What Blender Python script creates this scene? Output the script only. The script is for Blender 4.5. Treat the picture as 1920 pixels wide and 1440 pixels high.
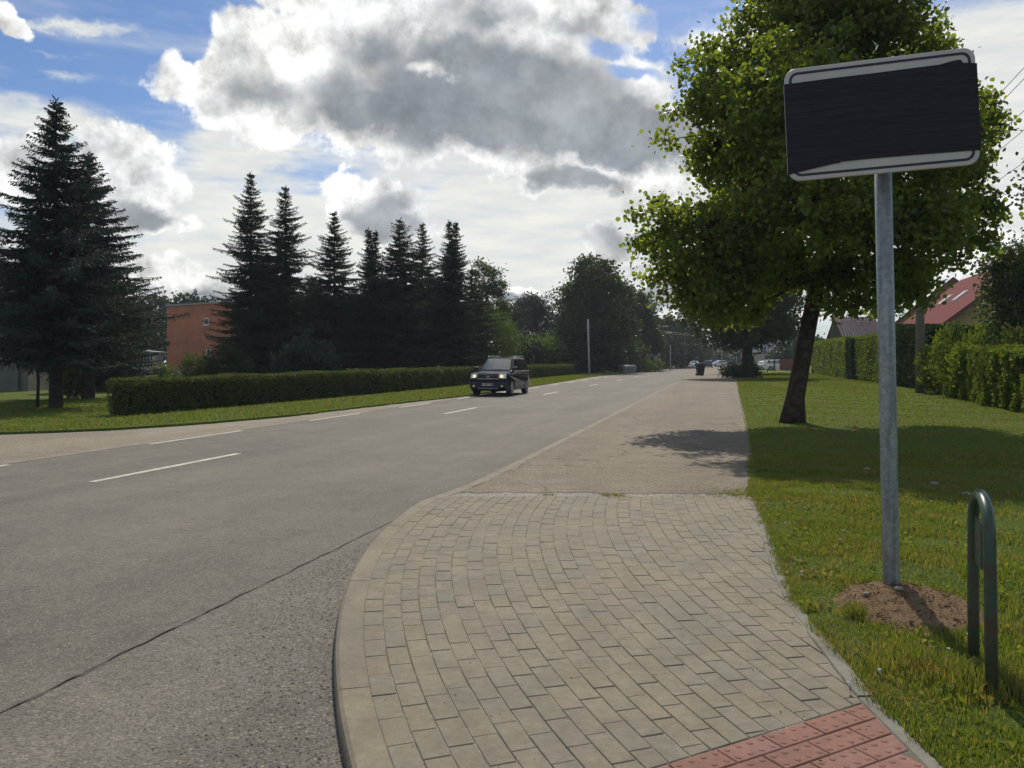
import bpy, bmesh, math, random
import numpy as np
from mathutils import Vector, Matrix

for o in list(bpy.data.objects):
    bpy.data.objects.remove(o)
scn = bpy.context.scene
COL = scn.collection
RNG = np.random.default_rng(11)
random.seed(5)
PI = math.pi

# ------------------------------------------------------------------ camera
F_PX, EYE, HORIZ = 1480.0, 1.5, 676.0          # focal length in px of a 1920 wide picture
cd = bpy.data.cameras.new('camera')
cam = bpy.data.objects.new('camera', cd)
COL.objects.link(cam)
scn.camera = cam
cd.sensor_width = 36.0
cd.lens = 36.0 * F_PX / 1920.0
cd.shift_y = -(720 - HORIZ) / 1920.0
cd.clip_start = 0.1
cd.clip_end = 6000
cam.location = (0, 0, EYE)
cam.rotation_euler = (PI / 2, 0, 0)

# ------------------------------------------------------------------ light
SUN_EL, SUN_AZ = math.radians(46.5), math.radians(6.5)   # azimuth clockwise from +Y (into the picture)
scn.view_settings.view_transform = 'Standard'
scn.view_settings.look = 'None'
scn.view_settings.exposure = 0.0
scn.view_settings.gamma = 1.0
scn.view_settings.use_curve_mapping = False
sd = bpy.data.lights.new('sun', 'SUN')
sd.energy = 3.6
sd.angle = math.radians(0.6)
sd.color = (1.0, 0.91, 0.76)
so = bpy.data.objects.new('sun', sd)
COL.objects.link(so)
sdir = Vector((math.sin(SUN_AZ) * math.cos(SUN_EL), math.cos(SUN_AZ) * math.cos(SUN_EL), math.sin(SUN_EL)))
so.rotation_euler = sdir.to_track_quat('Z', 'Y').to_euler()
so.location = (0, 0, 60)


class NT:
    """small helper for building node trees"""
    def __init__(s, tree):
        s.t = tree
        s.n = tree.nodes
        s.l = tree.links

    def node(s, typ, ins=None, **props):
        n = s.n.new(typ)
        for k, v in props.items():
            setattr(n, k, v)
        if ins:
            for k, v in ins.items():
                s.put(n.inputs[k], v)
        return n

    def put(s, sock, v):
        if isinstance(v, bpy.types.NodeSocket):
            s.l.new(v, sock)
        elif v is not None:
            if isinstance(v, (tuple, list)) and len(v) == 3 and sock.type == 'RGBA':
                v = (*v, 1)
            sock.default_value = v

    def math(s, op, a, b=None, c=None, clamp=False):
        n = s.n.new('ShaderNodeMath')
        n.operation = op
        n.use_clamp = clamp
        s.put(n.inputs[0], a)
        if b is not None:
            s.put(n.inputs[1], b)
        if c is not None:
            s.put(n.inputs[2], c)
        return n.outputs[0]

    def vmath(s, op, a, b=None, out=0):
        n = s.n.new('ShaderNodeVectorMath')
        n.operation = op
        s.put(n.inputs[0], a)
        if b is not None:
            s.put(n.inputs[1], b)
        return n.outputs[out]

    def mix(s, f, a, b, blend='MIX'):
        n = s.n.new('ShaderNodeMix')
        n.data_type = 'RGBA'
        n.blend_type = blend
        s.put(n.inputs[0], f)
        s.put(n.inputs[6], a)
        s.put(n.inputs[7], b)
        return n.outputs[2]

    def ramp(s, f, lo, hi, a=0.0, b=1.0, smooth=True):
        n = s.n.new('ShaderNodeMapRange')
        n.interpolation_type = 'SMOOTHSTEP' if smooth else 'LINEAR'
        s.put(n.inputs[0], f)
        for i, v in ((1, lo), (2, hi), (3, a), (4, b)):
            s.put(n.inputs[i], v)
        return n.outputs[0]

    def noise(s, vec, scale, detail=4.0, rough=0.55, out=0, dist=0.0, dims='3D'):
        n = s.n.new('ShaderNodeTexNoise')
        n.noise_dimensions = dims
        s.put(n.inputs['Vector'], vec)
        s.put(n.inputs['Scale'], scale)
        n.inputs['Detail'].default_value = detail
        n.inputs['Roughness'].default_value = rough
        n.inputs['Distortion'].default_value = dist
        return n.outputs[out]

    def voro(s, vec, scale, feature='F1', out=0, rnd=1.0):
        n = s.n.new('ShaderNodeTexVoronoi')
        n.feature = feature
        s.put(n.inputs['Vector'], vec)
        n.inputs['Scale'].default_value = scale
        n.inputs['Randomness'].default_value = rnd
        return n.outputs[out]


# ------------------------------------------------------------------ sky with clouds (all in world directions)
world = bpy.data.worlds.new('World')
scn.world = world
world.use_nodes = True
wt = NT(world.node_tree)
wt.n.clear()
out = wt.node('ShaderNodeOutputWorld')
sky = wt.node('ShaderNodeTexSky', sky_type='NISHITA', sun_disc=False)
sky.sun_elevation = SUN_EL
sky.sun_rotation = SUN_AZ
sky.air_density = 1.0
sky.dust_density = 0.6
sky.ozone_density = 2.0
geo = wt.node('ShaderNodeTexCoord').outputs['Generated']
d = wt.vmath('NORMALIZE', geo)
sx = wt.node('ShaderNodeSeparateXYZ', {0: d})
az = wt.math('ARCTAN2', sx.outputs[0], sx.outputs[1])
el = wt.math('ARCSINE', sx.outputs[2])
P = wt.node('ShaderNodeCombineXYZ', {0: az, 1: el}).outputs[0]
# warp for ragged edges; noise is sampled on the sphere so it has no seam
w1 = wt.noise(d, 5.0, 6, 0.62, out=1)
w1 = wt.vmath('SUBTRACT', w1, (0.5, 0.5, 0.5))
wn = wt.node('ShaderNodeVectorMath', {0: w1, 3: 0.13}, operation='SCALE').outputs[0]
Pw = wt.vmath('ADD', P, wn)


def sky_pos(u, v):
    x, z = (u - 960) / F_PX, (HORIZ - v) / F_PX
    return math.atan2(x, 1), math.asin(z / math.sqrt(1 + x * x + z * z))


def blobs(lst, vec):
    """soft union of ellipses (given by centre and radii, degrees of arc as px of the 1480 px lens)"""
    acc = None
    for (u, v, ru, rv, w) in lst:
        a, e = sky_pos(u, v)
        q = wt.vmath('SUBTRACT', vec, (a, e, 0))
        q = wt.vmath('MULTIPLY', q, (F_PX / ru, F_PX / rv, 0))
        ln = wt.vmath('LENGTH', q, out=1)
        f = wt.math('MULTIPLY_ADD', ln, -w, w)
        acc = f if acc is None else wt.node('ShaderNodeMath', {0: acc, 1: f, 2: 0.12}, operation='SMOOTH_MAX').outputs[0]
    return acc


CUM = [(400, 140, 130, 48, .8), (540, 150, 190, 100, 1), (500, 215, 150, 60, .8), (760, 150, 260, 175, 1.3), (1000, 190, 280, 150, 1.4),
       (1170, 265, 200, 75, 1.2), (640, 20, 110, 50, .8), (880, 0, 260, 80, 1), (1110, 40, 130, 80, 1), (1080, 335, 130, 32, .8),
       (560, 20, 90, 22, .5), (1200, 60, 60, 50, .7),
       (200, 290, 100, 60, .8), (280, 345, 75, 45, .7), (50, 320, 110, 60, .7), (250, 385, 130, 35, .6),
       (300, 505, 90, 50, .7), (400, 530, 75, 40, .6), (655, 375, 55, 40, .7), (710, 400, 105, 48, .8), (740, 440, 95, 30, .6),
       (1170, 440, 55, 38, .7), (1235, 370, 70, 40, .7), (1005, 548, 48, 24, .7), (1215, 560, 80, 50, .7), (1195, 500, 50, 30, .6),
       (1400, 60, 300, 60, .25), (0, 20, 28, 30, .6), (1800, 470, 90, 40, .6), (1930, 360, 60, 30, .5), (350, 395, 60, 20, .4),
       (-500, 250, 300, 120, .8), (2300, 200, 260, 120, .8), (700, -500, 420, 150, .9), (2100, -350, 300, 140, .8), (-700, -400, 300, 110, .8)]
DARK = [(910, 195, 300, 115, 1.25), (700, 120, 110, 45, .5), (930, 50, 120, 40, .35), (1120, 255, 250, 62, 1.4), (720, 230, 180, 60, .9), (640, 180, 100, 60, .5), (1080, 345, 110, 26, .9),
        (720, 430, 100, 45, .9), (250, 395, 110, 26, .7), (480, 190, 120, 30, .35), (1200, 420, 60, 50, .6), (1250, 560, 90, 60, .6), (1005, 560, 50, 18, .9), (400, 545, 70, 25, .6), (1150, 90, 60, 30, .3),
        (330, 545, 80, 22, .4), (1100, 60, 80, 30, .4), (-500, 310, 250, 60, .8), (2300, 260, 240, 60, .8), (700, -420, 350, 90, .8)]
HOLE = [(1150, 100, 62, 26, 1.0), (1290, 40, 110, 40, .9), (1190, 140, 70, 16, .9)]
VEIL = [(600, 520, 900, 230, .9), (1300, 430, 900, 260, 1.0), (1850, 300, 500, 260, 1.0), (200, 620, 700, 120, .8), (60, 240, 170, 50, .55),
        (480, 290, 170, 45, .7), (90, 25, 120, 10, .3), (60, 80, 60, 8, .25), (100, 130, 60, 12, .25)]
cum = blobs(CUM, Pw)
hole = blobs(HOLE, Pw)
# generic scattered clouds everywhere outside the modelled part of the sky
far = wt.noise(d, 2.2, 6, 0.6)
infr = blobs([(760, 330, 1500, 700, 1.0)], P)
gen = wt.math('MULTIPLY', wt.math('SUBTRACT', far, 0.53), 3.0)
gen = wt.math('SUBTRACT', gen, wt.ramp(infr, -0.15, 0.25, 0, 3.0))
fld = wt.node('ShaderNodeMath', {0: cum, 1: gen, 2: 0.1}, operation='SMOOTH_MAX').outputs[0]
nz = wt.noise(d, 16.0, 7, 0.62)
bil = wt.voro(wt.vmath('ADD', d, wn), 26.0, 'SMOOTH_F1')
nz2 = wt.math('MULTIPLY_ADD', wt.math('SUBTRACT', 0.45, bil), 0.45, wt.math('SUBTRACT', nz, 0.5))
fld = wt.math('ADD', fld, wt.math('MULTIPLY', nz2, 0.75))
cmask = wt.ramp(fld, 0.02, 0.20)
hm_ = wt.ramp(wt.math('ADD', hole, wt.math('MULTIPLY', nz2, 1.3)), -0.05, 0.6, 1.0, 0.12)
cmask = wt.math('MULTIPLY', cmask, hm_)
dark = wt.math('ADD', blobs(DARK, Pw), wt.math('MULTIPLY', nz2, 0.6))
gdark = wt.ramp(gen, 0.35, 1.0, 0, 0.8)
dk = wt.math('MAXIMUM', wt.ramp(dark, -0.12, 0.42), gdark)
dk = wt.math('MULTIPLY', dk, wt.ramp(fld, 0.1, 0.42))
tuft_ = blobs([(800, 148, 70, 24, .7), (560, 60, 90, 50, .7), (480, 120, 90, 40, .5), (1130, 30, 90, 40, .6)], Pw)
dk = wt.math('MULTIPLY', dk, wt.ramp(wt.math('ADD', tuft_, wt.math('MULTIPLY', nz2, 0.9)), 0.0, 0.5, 1.0, 0.15))
# fine relief: difference of the noise along the direction of the sun
dn = wt.noise(wt.vmath('ADD', d, (0.004, 0.012, 0.022)), 16.0, 6, 0.62)
rel = wt.math('MULTIPLY', wt.math('SUBTRACT', nz, dn), 2.3)
lowf = wt.noise(d, 9.0, 5, 0.55)
lite = wt.mix(wt.math('MULTIPLY', wt.ramp(lowf, 0.38, 0.68), 0.55), (0.97, 0.97, 0.95), (0.55, 0.58, 0.63))
grey = wt.mix(wt.ramp(lowf, 0.3, 0.7), (0.26, 0.29, 0.325), (0.40, 0.43, 0.46))
ccol = wt.mix(dk, lite, grey)
relc = wt.math('ADD', 1.0, wt.math('MULTIPLY', rel, wt.ramp(dk, 0, 1, 1.0, 0.45)))
ccol = wt.vmath('MULTIPLY', ccol, wt.node('ShaderNodeCombineXYZ', {0: relc, 1: relc, 2: relc}).outputs[0])
# thin high veil, streaked
st = wt.node('ShaderNodeMapping', {'Vector': d, 'Scale': (2.2, 2.2, 11.0)}).outputs[0]
vn = wt.noise(st, 2.2, 6, 0.6)
veil = wt.math('ADD', blobs(VEIL, Pw), wt.math('MULTIPLY', wt.math('SUBTRACT', vn, 0.5), 1.5))
veil = wt.math('MAXIMUM', veil, wt.math('MULTIPLY', wt.math('SUBTRACT', vn, 0.56), 1.0))
vmask = wt.ramp(veil, -0.12, 0.42, 0, 0.97)
vcol = wt.mix(wt.ramp(wt.noise(st, 5.0, 6, 0.6), 0.3, 0.7), (0.92, 0.91, 0.84), (0.73, 0.76, 0.76))
skc = wt.vmath('MULTIPLY', sky.outputs[0], (0.060, 0.073, 0.093))
col = wt.mix(vmask, skc, vcol)
col = wt.mix(cmask, col, ccol)
bg = wt.node('ShaderNodeBackground', {'Color': col, 'Strength': 1.0})
wt.l.new(bg.outputs[0], out.inputs[0])
world.cycles.sampling_method = 'MANUAL'
world.cycles.sample_map_resolution = 512

# ------------------------------------------------------------------ frames of reference
TA = math.atan(0.2635)
SA, CA = math.sin(TA), math.cos(TA)


def rd(s, t, z=0.0):
    """road frame: s metres along the road, t metres to the right of the camera's line"""
    return (s * SA + t * CA, s * CA - t * SA, z)


def to_st(x, y):
    return (x * SA + y * CA, x * CA - y * SA)


def gp(u, v, z=0.0):
    """ground point on the level z seen at u, v"""
    D = (EYE - z) * F_PX / (v - HORIZ)
    return ((u - 960) / F_PX * D, D, z)


def wp(u, v, D):
    """point at depth D"""
    return ((u - 960) / F_PX * D, D, EYE + (HORIZ - v) / F_PX * D)


ROAD_Z = -0.06
HAZE = 0.00042

# ------------------------------------------------------------------ object helpers


def tag(o, label=None, cat=None, group=None, kind=None):
    if label:
        o['label'] = label
    if cat:
        o['category'] = cat
    if group:
        o['group'] = group
    if kind:
        o['kind'] = kind
    return o


def link(name, me, mat=None, parent=None):
    o = bpy.data.objects.new(name, me)
    COL.objects.link(o)
    if mat is not None and len(me.materials) == 0:
        me.materials.append(mat)
    if parent is not None:
        o.parent = parent
    return o


def thing(name, label, cat, loc=(0, 0, 0), rz=0.0, group=None):
    o = bpy.data.objects.new(name, None)
    COL.objects.link(o)
    o.location = loc
    o.rotation_euler = (0, 0, rz)
    o.empty_display_size = 0.2
    return tag(o, label, cat, group)


def big_mesh(name, V, Fq, mat, parent=None, smooth=False, attr=None):
    """V (n,3) array, Fq (m,k) array of equal sized faces"""
    me = bpy.data.meshes.new(name)
    V = np.asarray(V, dtype=np.float32)
    Fq = np.asarray(Fq, dtype=np.int32)
    m, k = Fq.shape
    me.vertices.add(len(V))
    me.vertices.foreach_set('co', V.ravel())
    me.loops.add(m * k)
    me.loops.foreach_set('vertex_index', Fq.ravel())
    me.polygons.add(m)
    me.polygons.foreach_set('loop_start', np.arange(0, m * k, k, dtype=np.int32))
    me.polygons.foreach_set('loop_total', np.full(m, k, dtype=np.int32))
    if smooth:
        me.polygons.foreach_set('use_smooth', np.ones(m, dtype=bool))
    me.update(calc_edges=True)
    return link(name, me, mat, parent)


class MB:
    """collects primitive shapes into one mesh"""
    def __init__(s):
        s.v = []
        s.f = []
        s.sm = []

    def add(s, V, Fs, smooth=False):
        b = len(s.v)
        s.v += [tuple(p) for p in V]
        s.f += [tuple(i + b for i in f) for f in Fs]
        s.sm += [smooth] * len(Fs)

    def box(s, x0, x1, y0, y1, z0, z1, M=None):
        V = [(x, y, z) for z in (z0, z1) for y in (y0, y1) for x in (x0, x1)]
        if M is not None:
            V = [tuple(M @ Vector(p)) for p in V]
        s.add(V, [(0, 2, 3, 1), (4, 5, 7, 6), (0, 1, 5, 4), (2, 6, 7, 3), (0, 4, 6, 2), (1, 3, 7, 5)])

    def tube(s, pts, rad, n=10, cap=True):
        pts = [Vector(p) for p in pts]
        if not isinstance(rad, (list, tuple, np.ndarray)):
            rad = [rad] * len(pts)
        rings = []
        up = Vector((0.0, 0.0, 1.0))
        t0 = (pts[1] - pts[0]).normalized()
        a = t0.cross(up)
        if a.length < 0.05:
            a = t0.cross(Vector((0, 1, 0)))
        a.normalize()
        V = []
        for i, p in enumerate(pts):
            t = (pts[min(i + 1, len(pts) - 1)] - pts[max(i - 1, 0)]).normalized()
            a = (a - t * a.dot(t)).normalized()
            b = t.cross(a)
            for k in range(n):
                th = 2 * PI * k / n
                V.append(p + (a * math.cos(th) + b * math.sin(th)) * rad[i])
        Fs = [(i * n + k, i * n + (k + 1) % n, (i + 1) * n + (k + 1) % n, (i + 1) * n + k) for i in range(len(pts) - 1) for k in range(n)]
        s.add(V, Fs, True)
        if cap:
            b = len(s.v) - len(V)
            s.f.append(tuple(b + k for k in range(n))[::-1])
            s.sm.append(False)
            s.f.append(tuple(b + (len(pts) - 1) * n + k for k in range(n)))
            s.sm.append(False)

    def prism(s, poly, z0, z1, M=None):
        n = len(poly)
        V = [(x, y, z0) for x, y in poly] + [(x, y, z1) for x, y in poly]
        if M is not None:
            V = [tuple(M @ Vector(p)) for p in V]
        s.add(V, [tuple(range(n))[::-1], tuple(range(n, 2 * n))] + [(i, (i + 1) % n, n + (i + 1) % n, n + i) for i in range(n)])

    def build(s, name, mat, parent=None, bevel=0.0, loc=None):
        me = bpy.data.meshes.new(name)
        me.from_pydata(s.v, [], s.f)
        me.polygons.foreach_set('use_smooth', s.sm)
        me.update()
        o = link(name, me, mat, parent)
        if bevel:
            b = o.modifiers.new('bevel', 'BEVEL')
            b.width = bevel
            b.segments = 2
            b.limit_method = 'ANGLE'
        if loc is not None:
            o.location = loc
        return o


# ------------------------------------------------------------------ materials
MATS = {}


def newmat(name):
    m = bpy.data.materials.new(name)
    m.use_nodes = True
    t = NT(m.node_tree)
    t.n.clear()
    o = t.node('ShaderNodeOutputMaterial')
    MATS[name] = m
    return m, t, o


def principled(t, o, **kw):
    p = t.node('ShaderNodeBsdfPrincipled')
    for k, v in kw.items():
        t.put(p.inputs[k.replace('_', ' ')], v)
    t.l.new(p.outputs[0], o.inputs[0])
    return p


def bump(t, h, strength=0.5, dist=0.01):
    return t.node('ShaderNodeBump', {'Height': h, 'Strength': strength, 'Distance': dist}).outputs[0]


def simple(name, c, rough=0.6, metal=0.0, var=0.15, scale=3.0, spec=0.5, coat=0.0, bmp=0.0):
    m, t, o = newmat(name)
    pos = t.node('ShaderNodeTexCoord').outputs['Object']
    n = t.noise(pos, scale, 5, 0.6)
    f = t.ramp(n, 0.3, 0.7, 1 - var, 1 + var)
    cc = t.vmath('MULTIPLY', (c[0], c[1], c[2]), t.node('ShaderNodeCombineXYZ', {0: f, 1: f, 2: f}).outputs[0])
    kw = {}
    if bmp:
        kw['Normal'] = bump(t, t.noise(pos, scale * 8, 5, 0.6), bmp, 0.01)
    p = principled(t, o, Base_Color=cc, Roughness=t.ramp(n, 0.2, 0.8, rough * 0.85, min(1, rough * 1.15)), Metallic=metal, **kw)
    p.inputs['Specular IOR Level'].default_value = spec
    p.inputs['Coat Weight'].default_value = coat
    return m


def asphalt(name, base, coarse, stone, tint=(1, 1, 1), stonecol=(0.3, 0.29, 0.26), patches=0.0, cracks=False, bmp=0.5, darks=0.6, cloud=1.0):
    m, t, o = newmat(name)
    pos = t.node('ShaderNodeTexCoord').outputs['Object']
    rot = t.node('ShaderNodeMapping', {'Vector': pos, 'Rotation': (0, 0, TA)}).outputs[0]
    streak = t.node('ShaderNodeMapping', {'Vector': rot, 'Scale': (1.0, 0.06, 1.0)}).outputs[0]
    big = t.noise(pos, 0.35, 5, 0.55)
    tyre = t.noise(streak, 0.9, 3, 0.5)
    mid = t.noise(pos, 6.0, 6, 0.65)
    g1 = t.voro(pos, coarse, 'F1')
    gc = t.voro(pos, coarse, 'F1', out=1)
    gcs = t.node('ShaderNodeSeparateColor', {0: gc})
    fine = t.noise(pos, coarse * 1.6, 3, 0.7)
    b = t.math('MULTIPLY', t.ramp(big, 0.3, 0.7, 0.88, 1.12), t.ramp(tyre, 0.3, 0.7, 0.86, 1.12))
    b = t.math('MULTIPLY', b, t.ramp(mid, 0.25, 0.75, 1 - .09 * cloud, 1 + .09 * cloud))
    b = t.math('MULTIPLY', b, t.ramp(fine, 0.3, 0.7, 0.62, 1.38))
    b = t.math('MULTIPLY', b, t.ramp(t.noise(pos, 28, 3, 0.7), 0.3, 0.7, 0.8, 1.2))
    bb = t.math('MULTIPLY', b, base)
    c = t.vmath('MULTIPLY', t.node('ShaderNodeCombineXYZ', {0: bb, 1: bb, 2: bb}).outputs[0], tint)
    sm = t.math('MULTIPLY', t.ramp(gcs.outputs[0], 1 - stone, 1 - stone + 0.04), t.ramp(g1, 0.55, 0.35))
    sc = t.mix(gcs.outputs[1], stonecol, tuple(x * 0.45 for x in stonecol))
    c = t.mix(sm, c, sc)
    dkm = t.math('MULTIPLY', t.ramp(gcs.outputs[2], 0.8, 0.9), t.ramp(g1, 0.5, 0.3))
    c = t.mix(t.math('MULTIPLY', dkm, darks), c, (0.03, 0.028, 0.024))
    msk = t.ramp(t.noise(pos, 1.7, 5, 0.6), 0.35, 0.65, 1 - .07 * cloud, 1 + .05 * cloud)
    c = t.vmath('MULTIPLY', c, t.node('ShaderNodeCombineXYZ', {0: msk, 1: msk, 2: msk}).outputs[0])
    h = t.math('ADD', t.math('MULTIPLY', fine, 0.5), t.math('MULTIPLY', t.ramp(g1, 0.6, 0.1), 0.6))
    if patches:
        pn = t.ramp(t.noise(pos, 0.8, 4, 0.6), 0.60, 0.66)
        c = t.mix(t.math('MULTIPLY', pn, patches), c, (base * 1.5, base * 1.4, base * 1.2))
    if cracks:
        wv = t.vmath('ADD', pos, t.node('ShaderNodeVectorMath', {0: t.noise(pos, 2.0, 4, 0.6, out=1), 3: 0.5}, operation='SCALE').outputs[0])
        cr = t.ramp(t.voro(wv, 0.55, 'DISTANCE_TO_EDGE'), 0.0, 0.012, 1, 0)
        cr = t.math('MULTIPLY', cr, t.ramp(t.noise(pos, 0.7, 2, 0.5), 0.45, 0.6))
        c = t.mix(t.math('MULTIPLY', cr, 0.75), c, (0.03, 0.028, 0.024))
        h = t.math('SUBTRACT', h, cr)
    p = principled(t, o, Base_Color=c, Roughness=0.82, Normal=bump(t, h, bmp, 0.006))
    p.inputs['Specular IOR Level'].default_value = 0.35
    return m


M_road = asphalt('road_asphalt', 0.124, 95, 0.32, (1.11, 1.01, 0.83), (0.33, 0.31, 0.25), bmp=0.7)
M_rough = asphalt('worn_asphalt', 0.126, 52, 0.30, (1.11, 1.01, 0.83), (0.26, 0.24, 0.19), patches=0.2, bmp=0.6, darks=0.25)
M_walk = asphalt('sidewalk_asphalt', 0.126, 34, 0.45, (1.28, 1.04, 0.73), (0.32, 0.265, 0.185), patches=0.5, cracks=True, bmp=1.0, cloud=1.6)
M_gravel = asphalt('gravel_dirt', 0.185, 45, 0.5, (1.2, 1.03, 0.74), (0.42, 0.38, 0.3), patches=0.4, bmp=1.0)
M_rubble = asphalt('broken_mortar', 0.2, 30, 0.5, (1.08, 1.0, 0.86), (0.4, 0.37, 0.3), bmp=1.0)


def paver_mat(name, base, alt1, alt2, bmp=0.35, dirt=0.5):
    m, t, o = newmat(name)
    pos = t.node('ShaderNodeTexCoord').outputs['Object']
    r = t.math('FRACT', t.math('ADD', t.node('ShaderNodeObjectInfo').outputs['Random'], t.node('ShaderNodeNewGeometry').outputs['Random Per Island']))
    r2 = t.math('FRACT', t.math('MULTIPLY', r, 7.31))
    c = t.mix(t.ramp(r, 0.6, 1.0), base, alt1)
    c = t.mix(t.ramp(r2, 0.72, 1.0), c, alt2)
    big = t.noise(pos, 1.6, 4, 0.6)
    c = t.mix(t.ramp(big, 0.35, 0.7, 0, 0.45), c, tuple(x * 1.18 * y for x, y in zip(base, (1.06, 1.0, 0.9))))
    fine = t.noise(pos, 260, 3, 0.8)
    mid = t.noise(pos, 22, 6, 0.65)
    stn = t.ramp(t.noise(pos, 3.3, 6, 0.7), 0.3, 0.7, 0.84, 1.12)
    f = t.math('MULTIPLY', t.math('MULTIPLY', t.ramp(fine, 0.25, 0.75, 0.74, 1.26), stn), t.ramp(mid, 0.25, 0.75, 0.86, 1.12))
    c = t.vmath('MULTIPLY', c, t.node('ShaderNodeCombineXYZ', {0: f, 1: f, 2: f}).outputs[0])
    spk = t.ramp(t.voro(pos, 95, 'F1'), 0.0, 0.10, 1, 0)
    spk = t.math('MULTIPLY', spk, t.ramp(t.noise(pos, 11, 2, 0.5), 0.55, 0.7))
    c = t.mix(t.math('MULTIPLY', spk, dirt), c, (0.05, 0.045, 0.035))
    h = t.math('ADD', t.math('MULTIPLY', fine, 0.6), mid)
    p = principled(t, o, Base_Color=c, Roughness=0.8, Normal=bump(t, h, bmp, 0.004))
    p.inputs['Specular IOR Level'].default_value = 0.35
    return m


M_paver = paver_mat('concrete_paver', (0.190, 0.171, 0.126), (0.178, 0.164, 0.128), (0.200, 0.174, 0.122))
M_kerb = paver_mat('kerb_concrete', (0.194, 0.172, 0.124), (0.184, 0.165, 0.122), (0.202, 0.176, 0.124))
M_edge = paver_mat('edging_concrete', (0.175, 0.172, 0.145), (0.165, 0.162, 0.14), (0.19, 0.18, 0.145))
M_red = paver_mat('red_tactile_concrete', (0.225, 0.108, 0.082), (0.20, 0.098, 0.076), (0.25, 0.13, 0.105), dirt=0.3)


def bed_mat():
    m, t, o = newmat('joint_sand')
    pos = t.node('ShaderNodeTexCoord').outputs['Object']
    n = t.noise(pos, 2.5, 5, 0.65)
    f = t.noise(pos, 60, 4, 0.7)
    c = t.mix(t.ramp(n, 0.42, 0.58), (0.36, 0.33, 0.26), (0.14, 0.12, 0.085))
    c = t.mix(t.ramp(f, 0.4, 0.7, 0, 0.7), c, (0.12, 0.10, 0.07))
    principled(t, o, Base_Color=c, Roughness=0.95, Normal=bump(t, f, 0.8, 0.006))
    return m


M_bed = bed_mat()


def soil_mat(name, a, b, cc, sc=1.0):
    m, t, o = newmat(name)
    pos = t.node('ShaderNodeTexCoord').outputs['Object']
    n1 = t.noise(pos, 0.25 * sc, 5, 0.6)
    n2 = t.noise(pos, 3.0 * sc, 6, 0.7)
    n3 = t.noise(pos, 38.0 * sc, 5, 0.75)
    c = t.mix(t.ramp(n2, 0.35, 0.65), a, b)
    c = t.mix(t.ramp(n1, 0.45, 0.7, 0, 0.7), c, cc)
    f = t.ramp(n3, 0.25, 0.75, 0.6, 1.4)
    c = t.vmath('MULTIPLY', c, t.node('ShaderNodeCombineXYZ', {0: f, 1: f, 2: f}).outputs[0])
    p = principled(t, o, Base_Color=c, Roughness=0.95, Normal=bump(t, t.math('ADD', n3, n2), 0.9, 0.05))
    p.inputs['Specular IOR Level'].default_value = 0.15
    return m


M_lawn = soil_mat('lawn_turf', (0.088, 0.140, 0.020), (0.115, 0.16, 0.028), (0.14, 0.142, 0.045))
M_ground = soil_mat('field_ground', (0.05, 0.08, 0.02), (0.07, 0.09, 0.03), (0.09, 0.08, 0.04))
M_soil = soil_mat('bare_soil', (0.30, 0.195, 0.11), (0.38, 0.26, 0.155), (0.26, 0.18, 0.10), 2.0)


def leaf_mat(name, a, b, trans=0.45, c3=None, rough=0.55, tgain=1.6, dry=None, spec=0.4):
    """two-sided leaf: reflects, lets light through; colour varies from leaf to leaf"""
    m, t, o = newmat(name)
    r = t.node('ShaderNodeNewGeometry').outputs['Random Per Island']
    pos = t.node('ShaderNodeTexCoord').outputs['Object']
    n = t.noise(pos, 0.9, 4, 0.6)
    c = t.mix(r, a, b)
    c = t.mix(t.ramp(n, 0.4, 0.65, 0, 0.5), c, a)
    if c3:
        c = t.mix(t.ramp(t.math('FRACT', t.math('MULTIPLY', r, 9.7)), 0.86, 0.9), c, c3)
    if dry:
        dn_ = t.math('ADD', t.noise(pos, 1.3, 5, 0.65), t.math('MULTIPLY', t.math('SUBTRACT', r, 0.5), 0.22))
        c = t.mix(t.ramp(dn_, 0.49, 0.65, 0, 0.8), c, dry)
    p = t.node('ShaderNodeBsdfPrincipled')
    t.put(p.inputs['Base Color'], c)
    p.inputs['Roughness'].default_value = rough
    p.inputs['Specular IOR Level'].default_value = spec
    tc = t.vmath('MULTIPLY', c, (tgain * 1.15, tgain * 1.1, tgain * 0.4))
    tr = t.node('ShaderNodeBsdfTranslucent', {'Color': tc})
    mx = t.node('ShaderNodeMixShader', {0: trans})
    t.l.new(p.outputs[0], mx.inputs[1])
    t.l.new(tr.outputs[0], mx.inputs[2])
    t.l.new(mx.outputs[0], o.inputs[0])
    return m


M_maple = leaf_mat('lime_leaf', (0.062, 0.092, 0.018), (0.105, 0.135, 0.026), 0.55, (0.12, 0.15, 0.03), 0.42, 2.9)
M_decid = leaf_mat('broadleaf', (0.026, 0.050, 0.012), (0.05, 0.078, 0.018), 0.35)
M_willow = leaf_mat('light_shrub_leaf', (0.06, 0.11, 0.016), (0.09, 0.14, 0.02), 0.4)
M_spruce = leaf_mat('spruce_needles', (0.022, 0.038, 0.022), (0.042, 0.062, 0.036), 0.08, rough=0.8, spec=0.15)
M_spruce_b = leaf_mat('blue_spruce_needles', (0.024, 0.042, 0.036), (0.044, 0.070, 0.062), 0.08, rough=0.8, spec=0.15)
M_pine = leaf_mat('dark_forest_leaf', (0.016, 0.030, 0.013), (0.030, 0.050, 0.018), 0.15, rough=0.7)
M_hedge = leaf_mat('hedge_leaf', (0.050, 0.078, 0.026), (0.11, 0.145, 0.05), 0.3, (0.10, 0.10, 0.04), 0.65, spec=0.15)
M_hedge_l = leaf_mat('light_hedge_leaf', (0.080, 0.125, 0.026), (0.15, 0.20, 0.042), 0.4, (0.12, 0.13, 0.03), 0.65, spec=0.15)
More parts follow.
